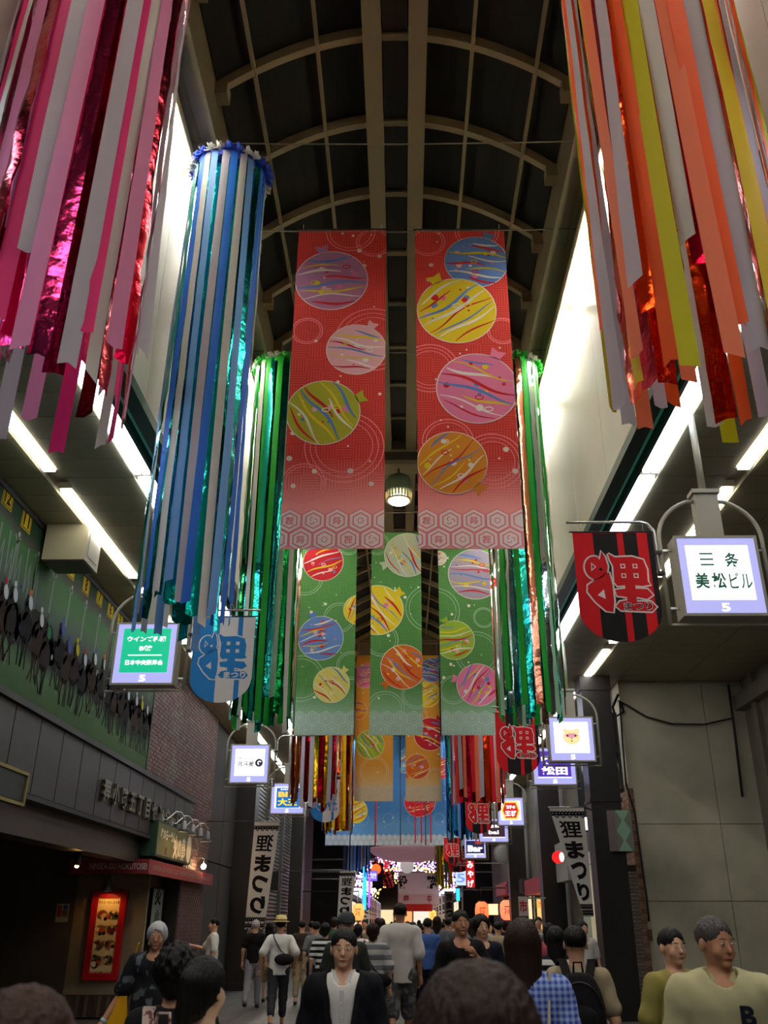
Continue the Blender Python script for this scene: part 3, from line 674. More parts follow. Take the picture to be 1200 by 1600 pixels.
def flag_sheet(h, w_, n=14):
    pts = [(0, 0), (w_, 0), (w_, -h*.72)]
    for i in range(1, n): a = pi/2*0+pi*i/n; pts.append((w_/2+w_/2*cos(a), -h*.72-h*.28*sin(a)))
    pts.append((0, -h*.72)); return pts
def tanuki(P, cx, cy, S, body, outl, small, rot=0.0, mirror=False, eye=True):
    """the festival's hand-drawn 狸 emblem: fat outlined strokes with まつり under it; S = half size"""
    s = -1 if mirror else 1
    def T(pts): return [(cx+s*x*S, cy+y*S) for x, y in pts]
    def arc(x, y, rx, ry, a0, a1, n=10): return [(x+rx*cos(radians(a0+(a1-a0)*i/n)), y+ry*sin(radians(a0+(a1-a0)*i/n))) for i in range(n+1)]
    # left radical: curled head and pointed body
    head = arc(-.62, .45, .3, .36, 70, 290, 12)+[(-.42, .16), (-.36, .3), (-.3, .2), (-.24, .5), (-.3, .8), (-.38, .98), (-.46, .7)]
    body_l = [(-.42, .22), (-.88, -.1), (-.9, -.3), (-.7, -.6), (-.42, -.88), (-.22, -.92), (-.16, -.6), (-.16, -.1), (-.22, .3)]
    right = [(-.2, .9), (.0, .78), (.5, .8), (.82, .7), (.9, .4), (.88, .02), (.95, -.08), (.72, -.12), (.5, -.1), (.5, -.2), (.85, -.22), (.98, -.4), (.8, -.52), (.5, -.46), (.5, -.6), (.9, -.6), (1.05, -.76), (.9, -.9), (.0, -.86), (-.12, -.74), (.0, -.6), (.22, -.56), (.22, -.46), (-.06, -.42), (-.1, -.24), (.2, -.2), (.2, -.1), (-.02, -.12), (-.1, .0), (-.08, .5), (-.16, .7)]
    shapes = [head, body_l, right]
    import mathutils
    def fill(pts, m):
        q = [mathutils.Vector((x, y, 0)) for x, y in T(pts)]
        tri = mathutils.geometry.tessellate_polygon([q])
        for t in tri: P.poly([(q[i].x, q[i].y) for i in t], m)
    for sh in shapes: P.line(T(sh+[sh[0]]), S*.1, outl)
    P.lay()
    for sh in shapes: fill(sh, body)
    P.lay()
    hole = outl
    for (x, y) in ((.2, .5), (.56, .5), (.2, .2), (.56, .2)):
        P.poly(T([(x-.07, y-.07), (x+.07, y-.07), (x+.07, y+.07), (x-.07, y+.07)]), outl)
    P.poly(T([(-.72, .62), (-.58, .48), (-.74, .34)]), outl); P.poly(T([(-.62, -.4), (-.4, -.52), (-.42, -.22)]), outl)
    P.lay()
    for (x, y) in ((.2, .5), (.56, .5), (.2, .2), (.56, .2)): P.poly(T([(x-.04, y-.04), (x+.04, y-.04), (x+.04, y+.04), (x-.04, y+.04)]), small[0])
    P.poly(T([(-.70, .56), (-.62, .48), (-.71, .40)]), body)
    if eye: P.disc(cx+s*-.46*S, cy+.4*S, S*.05, small[1], n=10)
    P.text('まつり', cx+s*.52*S, cy-.74*S, w=S*.84, h=S*.26, m=outl, bold=.045, mirror=mirror); P.lay()
    P.text('まつり', cx+s*.52*S, cy-.74*S, w=S*.8, h=S*.22, m=small[1], bold=.015, mirror=mirror)
FR, FK, FWh, FB = cloth('flag red', (204, 26, 34)), cloth('flag black', (30, 26, 28)), cloth('flag white', (226, 220, 214)), cloth('flag blue', (44, 130, 196))
def flag(label, X, Y, Z, blue=False, w_=.74, h=1.06, group=None):
    """X, Y, Z: top left corner"""
    b = empty('festival_flag', (X, Y, Z), 0, label, 'flag', group or ('blue and white flags' if blue else 'red and black flags'))
    out = flag_sheet(h, w_); mb = MB()
    base = FB if blue else FR; alt = FWh if blue else FK
    mb.prism(out, lambda u, v, d: (u, d, v), -.002, .002)
    cl_ = mb.build('cloth', base, b)
    MB().tube([(-.03, 0, 0), (w_+.03, 0, 0)], .008, 8).build('top_rod', black, b)
    for x in (.08, w_-.08): MB().tube([(x, 0, 0), (x, 0, .1)], .003, 4).build('string', M('cord white'), b)
    f = lambda u, v, d: (u, -d, v)
    P = Print(f, (0, w_, -h, -.012), .0035, .0008)
    def bottom(u): t = (u-w_/2)/(w_/2); return -h*.72-h*.28*sqrt(max(0, 1-t*t))
    for (a, c) in (((.25, .55), (.64, .8)) if False else ((.25, .55), (.63, .8))):
        pass
    cols = [(.25, .55, alt), (.63, .80, alt), (.93, 1.0, alt)] if not blue else [(.42, .58, alt), (.58, .72, alt), (.80, 1.0, alt)]
    for a, c, m in cols:
        n = 6; us = [w_*(a+(c-a)*i/n) for i in range(n+1)]
        for u0, u1 in zip(us, us[1:]): P.poly([(u0, -.012), (u0, bottom(u0)), (u1, bottom(u1)), (u1, -.012)], m)
    P.lay(); tanuki(P, w_*.5, -h*.47, w_*.42, base, FWh, ((FR if not blue else FWh), FK if not blue else FWh))
    P.build(cl_); return b
G = em('green ink', (0, 120, 84), .25); VI = em('violet', (84, 50, 190), .8); WHT = em('white ink', (255, 255, 255), 1.5)
def art_sanjo(P, w, h):
    for k, (v) in enumerate((.76, .69, .62)): P.poly([(-w*.22, h*v), (-w*.06, h*v), (-w*.06, h*v+.016), (-w*.22, h*v+.016)], G)
    P.text('条', w*.16, h*.69, h=h*.19, w=w*.17, m=G, bold=.02); P.text('美', -w*.23, h*.43, h=h*.2, w=w*.17, m=G, bold=.03); P.text('松', -w*.03, h*.43, h=h*.2, w=w*.17, m=G, bold=.03); P.text('ビル', w*.23, h*.43, h=h*.2, w=w*.27, m=G, bold=.01)
def art_wins(P, w, h):
    P.poly([(-w*.38, h*.19), (w*.38, h*.19), (w*.38, h*.9), (-w*.38, h*.9)], em('mint', (0, 190, 140), 1.0)); P.lay()
    P.text('ウインズ札幌', 0, h*.73, w=w*.62, h=h*.09, m=WHT, bold=.03); P.text('B館', 0, h*.58, w=w*.2, h=h*.09, m=WHT, bold=.03)
    P.poly([(-w*.27, h*.46), (w*.27, h*.46), (w*.27, h*.475), (-w*.27, h*.475)], WHT); P.text('日本中央競馬会', 0, h*.35, w=w*.6, h=h*.085, m=WHT, bold=.03)
def art_hokuto(P, w, h):
    k = em('grey ink', (60, 60, 84), .3); P.text('北斗星', -w*.1, h*.5, w=w*.42, h=h*.13, m=k, bold=.02); P.text('味のらーめん', -w*.06, h*.64, w=w*.46, h=h*.05, m=k, bold=.015)
    P.disc(w*.24, h*.52, w*.1, k); P.disc(w*.29, h*.68, w*.012, k); P.lay(); P.ring(w*.25, h*.52, w*.04, w*.025, gloww, n=14, a0=.5, a1=4.5)
def art_big(P, w, h):
    P.poly([(-w*.33, h*.2), (w*.36, h*.2), (w*.36, h*.84), (-w*.33, h*.84)], em('sky blue', (10, 120, 214), .8)); P.lay()
    y = em('yellow', (250, 206, 70), 1.1); P.text('KARAOKE', 0, h*.79, w=w*.42, h=h*.05, m=WHT, bold=.03); P.text('BIG', 0, h*.63, w=w*.56, h=h*.18, m=y, bold=.05); P.text('大王', 0, h*.38, w=w*.58, h=h*.24, m=em('yellow deep', (250, 220, 40), 1.1), bold=.04)
def art_bear(P, w, h):
    c = em('bear cream', (250, 226, 160), 1.0); dk_ = em('grey ink', (60, 60, 84), .3); pk = em('bear pink', (236, 160, 170), .9); cy = h*.54
    for s_ in (-1, 1): P.disc(s_*w*.13, cy+h*.14, w*.05, dk_); 
    P.disc(0, cy, w*.185, dk_, ry=h*.16, n=30); P.lay()
    for s_ in (-1, 1): P.disc(s_*w*.13, cy+h*.14, w*.045, c)
    P.disc(0, cy, w*.18, c, ry=h*.155, n=30); P.lay()
    P.disc(0, cy+h*.035, w*.14, pk, ry=h*.05); P.lay()
    for s_ in (-1, 1): P.disc(s_*w*.085, cy+h*.03, w*.022, em('bear violet', (90, 40, 110), .5))
    P.disc(0, cy-h*.03, w*.014, dk_); P.poly([(-w*.025, cy-h*.08), (w*.025, cy-h*.08), (0, cy-h*.11)], dk_)
def art_violet(P, w, h):
    P.poly([(-w*.38, h*.22), (w*.38, h*.22), (w*.38, h*.9), (-w*.38, h*.9)], VI); P.lay()
    P.text('家', -w*.2, h*.66, h=h*.22, w=w*.2, m=WHT, bold=.04); P.text('電話', w*.14, h*.68, h=h*.16, w=w*.32, m=WHT, bold=.04); P.text('松田', 0, h*.38, h=h*.22, w=w*.6, m=WHT, bold=.04)
def art_ousho(P, w, h):
    hexp = lambda k: [(-w*.36*k, h*.54), (-w*.24*k, h*(.54+.33*k)), (w*.24*k, h*(.54+.33*k)), (w*.36*k, h*.54), (w*.24*k, h*(.54-.33*k)), (-w*.24*k, h*(.54-.33*k))]
    P.poly(hexp(1.), em('yellow', (250, 206, 70))); P.lay(); P.poly(hexp(.8), em('red lit', (222, 30, 30), .8)); P.lay()
    P.text('餃子の', 0, h*.66, w=w*.36, h=h*.13, m=WHT, bold=.04); P.text('王将', 0, h*.43, w=w*.44, h=h*.2, m=WHT, bold=.04)
def art_brown(P, w, h):
    P.poly([(-w*.38, h*.22), (w*.38, h*.22), (w*.38, h*.9), (-w*.38, h*.9)], em('plum', (84, 50, 66), .4)); P.lay()
    P.text('Beer', 0, h*.7, w=w*.5, h=h*.18, m=WHT, bold=.03); P.text('bal', 0, h*.42, w=w*.34, h=h*.16, m=WHT, bold=.03)
def art_bar(P, w, h):
    P.poly([(-w*.42, h*.24), (w*.42, h*.24), (w*.42, h*.9), (-w*.42, h*.9)], em('navy', (20, 26, 84), .6)); P.lay()
    P.text('Bar', 0, h*.5, w=w*.7, h=h*.34, m=WHT, bold=.05); P.poly([(0, h*.74), (w*.3, h*.74), (w*.3, h*.9), (0, h*.9)], em('red lit', (222, 30, 30)))
def place_box(label, xc, yb, Y, side, art, fl=None, **k):
    X_, _, Z_ = at_y(xc, yb, Y); lightbox(label, X_, Y, Z_, side, art, **k)
    if fl:
        w2 = k.get('w_', .75)/2
        if side < 0: x1 = X_-w2-.16; flag(fl, x1-.74, Y+.1, Z_+.85)
        else: x1 = X_+w2+.16; flag(fl, x1, Y+.1, Z_+.87, blue=True)
place_box('lit box sign 三条 美松ビル in green, upper right beside the red and black flag', 1136, 962, 7.5, -1, art_sanjo, 'red and black raccoon festival flag beside the 美松ビル sign, the largest one')
place_box('lit box sign with a mint green panel at left, behind the blue streamer', 221, 1070, 10.3, 1, art_wins, 'blue and white festival flag beside the mint green sign')
place_box('lit box sign with a cream bear face, right side under the green streamer', 896, 1190, 15.5, -1, art_bear, 'red and black festival flag left of the bear face sign', w_=.78)
place_box('violet lit box sign partly behind the bear face sign', 868, 1227, 18.9, -1, art_violet, bracket=False, w_=.9)
place_box('lit box sign with small grey lettering and a black disc, left side', 388, 1224, 18.2, 1, art_hokuto, w_=.78)
place_box('lit box sign BIG 大王 in blue and yellow, left side', 448, 1272, 23.6, 1, art_big, 'blue and white flag half hidden behind the red and gold streamer', w_=.86)
place_box('lit box sign with a red and yellow hexagon, right side', 799, 1290, 26.5, -1, art_ousho, 'red and black flag right of the blue banners, below the red streamer')
place_box('lit box sign with a plum panel, right side behind the hexagon sign', 772, 1316, 32, -1, art_brown, bracket=False, w_=1.0)
place_box('smallest lit box sign reading Bar, right side', 743, 1341, 42, -1, art_bar, 'farthest red and black flag, left of the Bar sign', w_=.95, h=.8)

def nobori(label, Pt, Y, Z1, Z0, w_, mirror, skew, taper=1.0, group=None, bands=True, chars='狸まつり', arm=None):
    """tall white banner cloth; Pt = X of the top left corner; skew = shift of the hem in X; taper = hem width / top width"""
    b = empty('nobori_banner', (Pt, Y, Z1), 0, label, 'banner', group); H = Z1-Z0
    def f(u, v, d): t = -v/H; return (skew*t+(u-w_/2)*(1+(taper-1)*t)+w_/2*1.0+0, -d+.05*sin(t*4)*0, v)
    n = 12; mb = MB()
    for i in range(n):
        mb.add([f(0, -H*i/n, 0), f(w_, -H*i/n, 0), f(w_, -H*(i+1)/n, 0), f(0, -H*(i+1)/n, 0), f(0, -H*i/n, -.004), f(w_, -H*i/n, -.004), f(w_, -H*(i+1)/n, -.004), f(0, -H*(i+1)/n, -.004)], [(0, 3, 2, 1), (4, 5, 6, 7), (0, 4, 7, 3), (1, 2, 6, 5)])
    cl_ = mb.build('cloth', cloth('nobori white', (214, 210, 204)), b)
    MB().tube([(-.02, 0, .01), (w_+.02, 0, .01)], .012, 6).build('top_rod', steel, b)
    P = Print(f, (0, w_, -H, 0), .003, .0008); k = cloth('nobori ink', (22, 20, 22))
    if bands:
        rows = (.055, .91, .965) if H > 1.6 else (.05, .95)
        for r_ in rows:
            v = -H*r_; nn = 5
            P.line([(w_*i/40, v+.03*sin(2*pi*nn*i/40)) for i in range(41)], .03, k); P.line([(w_*i/40, v-.03*sin(2*pi*nn*i/40)) for i in range(41)], .03, k)
            P.line([(w_*i/40, v-.045+.03*sin(2*pi*nn*i/40)) for i in range(41)], .02, k)
    P.lay()
    ch = list(chars); lo, hi = (.11, .88) if bands else (.04, .96)
    for i, c in enumerate(ch):
        t = lo+(hi-lo)*(i+.5)/len(ch); hh = H*(hi-lo)/len(ch)*.84
        P.text(c, w_*.5, -H*t, w=w_*.72, h=hh, m=k, bold=(.02 if ord(c) > 0x4000 else .05), mirror=mirror)
    P.build(cl_)
    if arm: MB().tube([(w_, 0, .01), arm], .014, 6).build('arm', poleM, b) if arm[0] > 0 else MB().tube([(0, 0, .01), arm], .01, 6).build('arm', poleM, b)
    return b
poleM = M('banner pole', (52, 46, 42), .4, metal=.4)
t0 = at_y(398, 1284, 22); t1 = at_y(437, 1284, 22); t2 = at_y(377, 1452, 22)
nobori('white hanging banner 狸まつり seen from its back, left side by the dark column', t0[0], 22, t0[2], t2[2], t1[0]-t0[0], True, t2[0]-t0[0], .75, 'white festival banners', arm=(-4.54-t0[0], 0, .01))
t0 = at_y(858, 1262, 17.6); t1 = at_y(912, 1262, 17.6); t2 = at_y(890, 1432, 17.6)
nobori('white hanging banner 狸まつり drawn in at its hem, right side by the dark column', t0[0], 17.6, t0[2], t2[2], t1[0]-t0[0], False, (at_y(920, 1432, 17.6)[0]-at_y(885, 1262, 17.6)[0]), .28, 'white festival banners', arm=(3.72-t0[0], .45, .01))
t0 = at_y(536, 1362, 30); t1 = at_y(553, 1362, 30); t2 = at_y(534, 1440, 30)
nobori('narrow white banner seen from its back, beyond the ribbed wall on the left', t0[0]-.1, 30, t0[2], t2[2], .5, True, -.1, .8, 'white festival banners', arm=(-4.6-t0[0]+.1, 0, .01))
# industrial dome lamp under the portal beam
x, y, z = at_y(625, 781, YV1+.17)
Lm = empty('dome_lamp', (0.0, y, z), 0, 'round dome lamp with slotted rim hanging under the portal beam', 'lamp')
MB().lathe([(.27, .16), (.29, .19), (.29, .42), (.25, .52), (.12, .6), (.05, .62)], n=28).build('housing', M('lamp green grey', (84, 96, 78), .4), Lm)
for i in range(24): a = 2*pi*i/24; MB().bar((.275*cos(a), .275*sin(a), .16), (.262*cos(a), .262*sin(a), -.02), .03, .012).build('rim_fin', M('fin cream', (190, 178, 140), .4), Lm)
MB().lathe([(.262, -.03), (.275, -.03), (.275, .0), (.262, .0)], n=28).build('rim', M('fin cream'), Lm)
MB().ell((0, 0, .0), (.235, .235, .11), 24, 10).build('bulb', M('lamp bulb', (255, 244, 210), .4, emit=14, ecol=(255, 240, 205)), Lm)
MB().tube([(0, 0, .6), (0, 0, 10.64-z)], .025, 8).build('stem', M('lamp green grey'), Lm)
# ceiling box at the left
x, y, z = at_y(106, 870, 10.4)
bx_ = empty('ceiling_box', (-4.18, 10.3, 5.72), 0, 'cream metal box mounted under the left ceiling beside the mural', 'box')
MB().box(-.27, .27, 0, .5, 0, .48).build('housing', M('ceiling box cream', (150, 142, 112), .35, spec=.6), bx_)
MB().box(-.25, .25, .02, .48, -.012, 0).build('grille', M('ceiling box under', (90, 84, 66), .5), bx_)
MB().box(.27, .276, .08, .42, .08, .4).build('side_cover', M('ceiling box cream'), bx_)
# ================================================================== mural on the left wall
def fx_(X, side=1):
    """(u, v, d) -> wall plane X, u along Y, v up, d out of the wall towards the street"""
    return lambda u, v, d: (X+side*d, u, v)
XM = -4.5
mur = M('mural ground', (70, 96, 66), .7, spec=.08); nt = mur.node_tree; N = nt.nodes
tc = N.new('ShaderNodeTexCoord'); sp = N.new('ShaderNodeSeparateXYZ'); nt.links.new(tc.outputs['Object'], sp.inputs[0])
nz = N.new('ShaderNodeTexNoise'); nz.inputs['Scale'].default_value = 1.3; nz.inputs['Detail'].default_value = 4
mp = N.new('ShaderNodeMapping'); mp.inputs['Scale'].default_value = (1, .5, 1); nt.links.new(tc.outputs['Object'], mp.inputs[0]); nt.links.new(mp.outputs[0], nz.inputs['Vector'])
a = N.new('ShaderNodeMath'); a.operation = 'MULTIPLY_ADD'; nt.links.new(nz.outputs['Fac'], a.inputs[0]); a.inputs[1].default_value = .55
b = N.new('ShaderNodeMath'); b.operation = 'SUBTRACT'; nt.links.new(sp.outputs['Z'], b.inputs[0]); b.inputs[1].default_value = 3.96+.27
nt.links.new(b.outputs[0], a.inputs[2]); dv = N.new('ShaderNodeMath'); dv.operation = 'DIVIDE'; nt.links.new(a.outputs[0], dv.inputs[0]); dv.inputs[1].default_value = 2.24
rp = N.new('ShaderNodeValToRGB'); nt.links.new(dv.outputs[0], rp.inputs[0]); e = rp.color_ramp.elements
e[0].position = 0; e[0].color = (*lin((46, 70, 38)), 1); e[1].position = 1; e[1].color = (*lin((22, 42, 26)), 1)
for p_, c_ in ((.2, (72, 104, 62)), (.28, (34, 44, 36)), (.44, (42, 54, 46)), (.56, (78, 96, 82)), (.66, (76, 112, 70)), (.8, (60, 106, 56)), (.84, (74, 74, 64)), (.9, (36, 60, 38))):
    x = e.new(p_); x.color = (*lin(tuple(q*.8 for q in c_)), 1)
nt.links.new(rp.outputs[0], N['Principled BSDF'].inputs['Base Color'])
mr = empty('mural', (0, 0, 0), 0, 'large photographic mural of a horse race along the left wall above the bronze fascia', 'mural')
mus = MB().box(XM-.02, XM, 3.0, 16.2, 3.97, 6.19).build('sheet', mur, mr)
P = Print(fx_(XM), (3.0, 16.2, 3.97, 6.19), .0015, .0005)
fl = lambda n, c: M('mural '+n, tuple(q*.8 for q in c), .75, spec=.05)
yel, blk, pst = fl('yellow', (190, 160, 26)), fl('black', (24, 26, 24)), fl('post', (132, 138, 128))
for num, (x, y) in (('12', (13, 776)), ('11', (42, 812)), ('9', (112, 888)), ('8', (135, 914)), ('7', (156, 932)), ('6', (173, 952)), ('5', (188, 966))):
    _, u, v = at_x(x, y, XM); s_ = .12
    P.poly([(u-.14, v-s_-.02), (u+.14, v-s_-.02), (u+.14, v+s_+.02), (u-.14, v+s_+.02)], yel); P.d += .0005
    P.ring(u, v, .0, .0, blk, n=4); P.line([(u-.12, v-.12), (u+.12, v-.12), (u+.12, v+.12), (u-.12, v+.12), (u-.12, v-.12)], .016, blk)
    P.text(num, u, v, h=.19, w=.17 if len(num) > 1 else .1, m=blk, bold=.03); P.d -= .0005
for k in range(15):
    u = 7.2+.62*k; v = 5.72
    P.line([(u-.07, v+.05), (u, v-.04), (u+.07, v+.05)], .03, pst); P.line([(u, v), (u, v-.5)], .045, pst); P.line([(u, v-.5), (u, v-1.1)], .03, fl('post dark', (60, 72, 64)))
    P.disc(u+.02, v+.08, .035, fl('bulb', (150, 160, 158)), n=8)
# white letters behind the ceiling box
for k, u in enumerate((9.3, 9.55, 9.8, 10.1, 10.35)):
    P.line([(u-.08, 5.75), (u-.03, 5.2), (u+.05, 5.6), (u+.1, 5.1)], .035, pst)
rr = random.Random(4)
P.lay()
for k in range(60): P.disc(6.4+k*.165+rr.uniform(-.05, .05), 4.82+rr.uniform(-.07, .07), .2, fl('mass %d' % (k % 2), [(34, 34, 30), (44, 40, 34)][k % 2]), ry=rr.uniform(.16, .28), n=12)
P.lay()
caps = ['cap blue', 'cap yellow', 'cap red', 'cap white', 'cap green', 'cap orange']; cr = {'cap blue': (70, 90, 170), 'cap yellow': (196, 180, 40), 'cap red': (180, 40, 40), 'cap white': (200, 204, 206), 'cap green': (50, 120, 70), 'cap orange': (210, 110, 40)}
sd_ = fl('streak', (84, 98, 92))
for k in range(26):
    u = 6.6+k*.37+rr.uniform(-.08, .08); v = 4.95+rr.uniform(-.1, .1); hc = fl('horse %d' % (k % 3), [(30, 22, 18), (18, 16, 16), (44, 28, 20)][k % 3]); j = caps[rr.randrange(6)]
    P.d += .0004
    P.disc(u, v-.18, .17, hc, ry=.2, n=14); P.disc(u-.07, v+.02, .06, hc, ry=.16, n=12, rot=-.3); P.disc(u-.1, v+.13, .04, hc, ry=.09, n=10)
    for q in (-.1, -.03, .05, .12): P.line([(u+q, v-.3), (u+q+rr.uniform(-.05, .05), v-.48), (u+q+rr.uniform(-.09, .09), v-.66)], .035, hc)
    if k % 2: P.line([(u+.07, v-.54), (u+.07+rr.uniform(-.04, .04), v-.7)], .02, pst)
    P.d += .0004; P.disc(u+.02, v+.14, .06, fl(j, cr[j]) if rr.random() < .5 else fl('cap white', cr['cap white']), ry=.09, n=12, rot=.5); P.disc(u-.03, v+.26, .04, fl(j, cr[j]), n=10)
    P.d -= .0008
for k in range(170):
    u, v = rr.uniform(6.5, 16.1), rr.gauss(4.86, .13); P.disc(u, v, rr.uniform(.015, .045), fl('speck %d' % (k % 5), [(150, 150, 150), (34, 26, 22), (96, 40, 34), (60, 66, 110), (24, 22, 20)][k % 5]), ry=rr.uniform(.02, .07), n=8)
for k in range(60):
    u = rr.uniform(7.5, 16); v = rr.uniform(4.55, 5.3); P.line([(u, v), (u+.02, v-rr.uniform(.1, .4))], .012, sd_)
P.build(mus)
MB().box(XM-.02, XM+.02, 3.0, 16.22, 6.12, 6.19).box(XM-.02, XM+.015, 16.18, 16.22, 3.97, 6.19).build('edge_trim', black, mr)
# metal letters on the fascia
lt = empty('building_sign', (0, 0, 0), 0, 'metal letters 狸小路五丁目センタービル on the bronze fascia above the ramen shop', 'sign')
lm_ = M('letter metal', (100, 92, 70), .35, metal=.5)
ff = fx_(-4.44)
for k, c_ in enumerate('狸小路五丁目センタービル'):
    u, v = 13.9+k*.47, 3.40; mbk = MB(); g_, fs_, sz_ = glyphs(c_, .03, 2); s_ = .34/max(sz_[0], sz_[1])
    n_ = len(g_); vs = [ff(u-0+p[0]*s_, v+p[1]*s_, .0) for p in g_]+[ff(u+p[0]*s_, v+p[1]*s_, .05) for p in g_]
    mbk.add(vs, [tuple(q+n_ for q in f_) for f_ in fs_])
    ed = {}
    for f_ in fs_:
        for a_, b_ in zip(f_, f_[1:]+f_[:1]): ed[(a_, b_)] = 1
    mbk.add(vs, [(b_, a_, a_+n_, b_+n_) for (a_, b_) in ed if (b_, a_) not in ed])
    mbk.build('letter', lm_, lt)
# dark framed display at the far left
ds = empty('display_case', (-4.4, 0, 0), 0, 'dark display panel in a yellow frame at the left edge under the mural', 'panel')
ya, yb, za, zb = 6.6, 10.9, 2.82, 3.22
za, zb = at_x(42, 1262, -4.36)[2], at_x(42, 1207, -4.36)[2]; yb = at_x(42, 1230, -4.36)[1]
MB().box(-.02, .03, ya, yb, za, zb).build('case', black, ds)
MB().box(.03, .034, ya+.05, yb-.05, za+.05, zb-.05).build('panel', M('display glass', (24, 34, 30), .5, spec=.3), ds)
fm_ = MB()
for q in ((ya, yb, za, za+.035), (ya, yb, zb-.035, zb), (ya, ya+.035, za+.035, zb-.035), (yb-.035, yb, za+.035, zb-.035)): fm_.box(.03, .05, *q)
fm_.build('frame', M('frame yellow', (120, 104, 30), .5), ds)
MB().box(-.07, -.02, ya+.5, yb-.5, za+.1, zb-.1).build('bracket', black, ds)

# ================================================================== ramen shop
shopm = M('shop render beige', (138, 120, 94), .75, var=.08)
sh = struct('wall_shop_front', MB().box(-6.2, -4.83, 18.5, 18.6, .38, 2.98), shopm)
bk_ = [M('plinth brick', (66, 46, 38), .7), M('plinth brick pale', (96, 76, 62), .7)]
me = MB().box(-.036, .036, 18.47, 18.56, .02, .37).mesh('brick', [bk_[0]])
for k in range(17): inst('brick', me, (-6.15+.081*k, 0, 0), sh, mat=bk_[(k*7 % 5) < 2])
struct('wall_shop_side', MB().box(-5.0, -4.9, 18.6, 22.38, 2.2, 2.98).box(-5.0, -4.9, 18.6, 22.38, 0, .4).box(-5.0, -4.9, 21.6, 22.38, .4, 2.2), M('shop wood dark', (44, 26, 18), .55))
struct('wall_shop_inside', MB().box(-8.0, -7.9, 18.7, 22.4, 0, 2.98).box(-8.0, -4.9, 22.38, 22.4, 0, 2.98), M('shop inside', (66, 44, 30), .7))
struct('door_1', MB().box(-4.93, -4.86, 18.6, 18.72, 0, 2.2).box(-4.93, -4.86, 19.9, 20.0, 0, 2.2).box(-4.93, -4.86, 18.72, 19.9, .95, 1.03).box(-4.93, -4.86, 18.72, 19.9, 0, .12).box(-4.91, -4.88, 18.72, 19.9, .12, .95), M('door wood', (84, 48, 26), .5))
gl_ = M('shop glass', (60, 66, 62), .06, trans=.85, spec=.5)
struct('window_1', MB().box(-4.905, -4.895, 18.72, 19.9, 1.03, 2.2).box(-4.905, -4.895, 20.0, 21.6, .4, 2.2), gl_)
nr = empty('noren_curtain', (-4.84, 18.95, 2.2), 0, 'pale noren curtain with black brush writing in the ramen shop window', 'curtain')
MB().box(-.004, .004, 0, .8, -1.0, 0).build('cloth', cloth('noren', (150, 156, 152)), nr)
MB().tube([(0, -.05, .01), (0, .9, .01)], .012, 6).build('rod', black, nr)
P = Print(lambda u, v, d: (d, u, v), (0, .8, -1.0, 0), .006)
P.text('火', .38, -.16, w=.5, h=.3, m=cc('nink') if 'nink' in CC else cloth('noren ink', (16, 14, 14)), bold=.06); P.text('山', .42, -.52, w=.3, h=.28, m=cloth('noren ink', (16, 14, 14)), bold=.06)
P.text('北斗', .4, -.84, w=.6, h=.2, m=cloth('noren ink', (16, 14, 14)), bold=.05); P.build(nr)
ps = empty('food_poster', (-4.80, 20.05, .95), 0, 'tall pinkish food poster beside the ramen shop door', 'poster')
MB().box(0, .012, 0, .62, 0, 1.15).build('sheet', M('poster paper', (206, 164, 136), .6), ps)
P = Print(lambda u, v, d: (.012+d, u, v), (0, .62, 0, 1.15), .001)
P.text('新味', .31, 1.0, w=.4, h=.16, m=M('poster red', (180, 50, 40), .6), bold=.03); P.lay()
for (u, v, r_, c_) in ((.3, .65, .2, (96, 70, 50)), (.3, .6, .14, (214, 190, 150)), (.32, .3, .24, (200, 170, 160)), (.3, .28, .14, (150, 50, 40))): P.disc(u, v, r_, M('poster %d' % int(u*100+v*1000+c_[0]), c_, .6)); P.lay()
P.build(ps)
po = empty('wall_notice', (-6.62, 18.49, 0), 0, 'small notice with red, blue and yellow fields left of the beige shop wall', 'poster')
_, _, z0 = at_y(98, 1441, 18.49); _, _, z1 = at_y(98, 1412, 18.49); xa, xb = at_y(88, 1425, 18.49)[0], at_y(107, 1425, 18.49)[0]; po.location = (xa, 18.49, z0); W_, H_ = xb-xa, z1-z0
MB().box(0, W_, -.0, .01, 0, H_).build('sheet', M('notice paper', (190, 180, 160), .6), po)
P = Print(lambda u, v, d: (u, -d, v), (0, W_, 0, H_), .001); P.poly([(W_*.08, H_*.3), (W_*.4, H_*.3), (W_*.4, H_*.92), (W_*.08, H_*.92)], M('poster red')); P.poly([(W_*.45, H_*.3), (W_*.92, H_*.3), (W_*.92, H_*.65), (W_*.45, H_*.65)], M('frame yellow')); P.disc(W_*.7, H_*.8, W_*.2, M('notice blue', (60, 90, 160), .6)); P.build(po)
# menu board
xa, _, za = at_y(128, 1532, 18.44); xb, _, zb = at_y(200, 1392, 18.44)
mbd = empty('menu_board', (xa, 18.44, za), 0, 'red framed menu board with eight bowls of ramen lit from above, on the beige wall', 'board'); W_, H_ = xb-xa, zb-za
MB().box(0, W_, 0, .055, 0, H_).build('backing', M('menu red dark', (120, 16, 20), .4), mbd)
fm_ = MB(); redf = M('menu frame red', (186, 18, 26), .35)
for q in ((0, W_, 0, .12), (0, W_, H_-.12, H_), (0, .12, .12, H_-.12), (W_-.12, W_, .12, H_-.12)): fm_.box(q[0], q[1], -.03, 0, q[2], q[3])
fm_.build('frame', redf, mbd)
msh = MB().box(.12, W_-.12, -.006, 0, .12, H_-.12).build('sheet', M('menu cream', (232, 208, 150), .6), mbd)
P = Print(lambda u, v, d: (u, -d, v), (.12, W_-.12, .12, H_-.12), .0075, .0006)
ink = M('menu ink', (70, 30, 20), .6); P.text('味のらーめん 北斗星', W_/2, H_-.2, w=W_*.6, h=.06, m=ink, bold=.02)
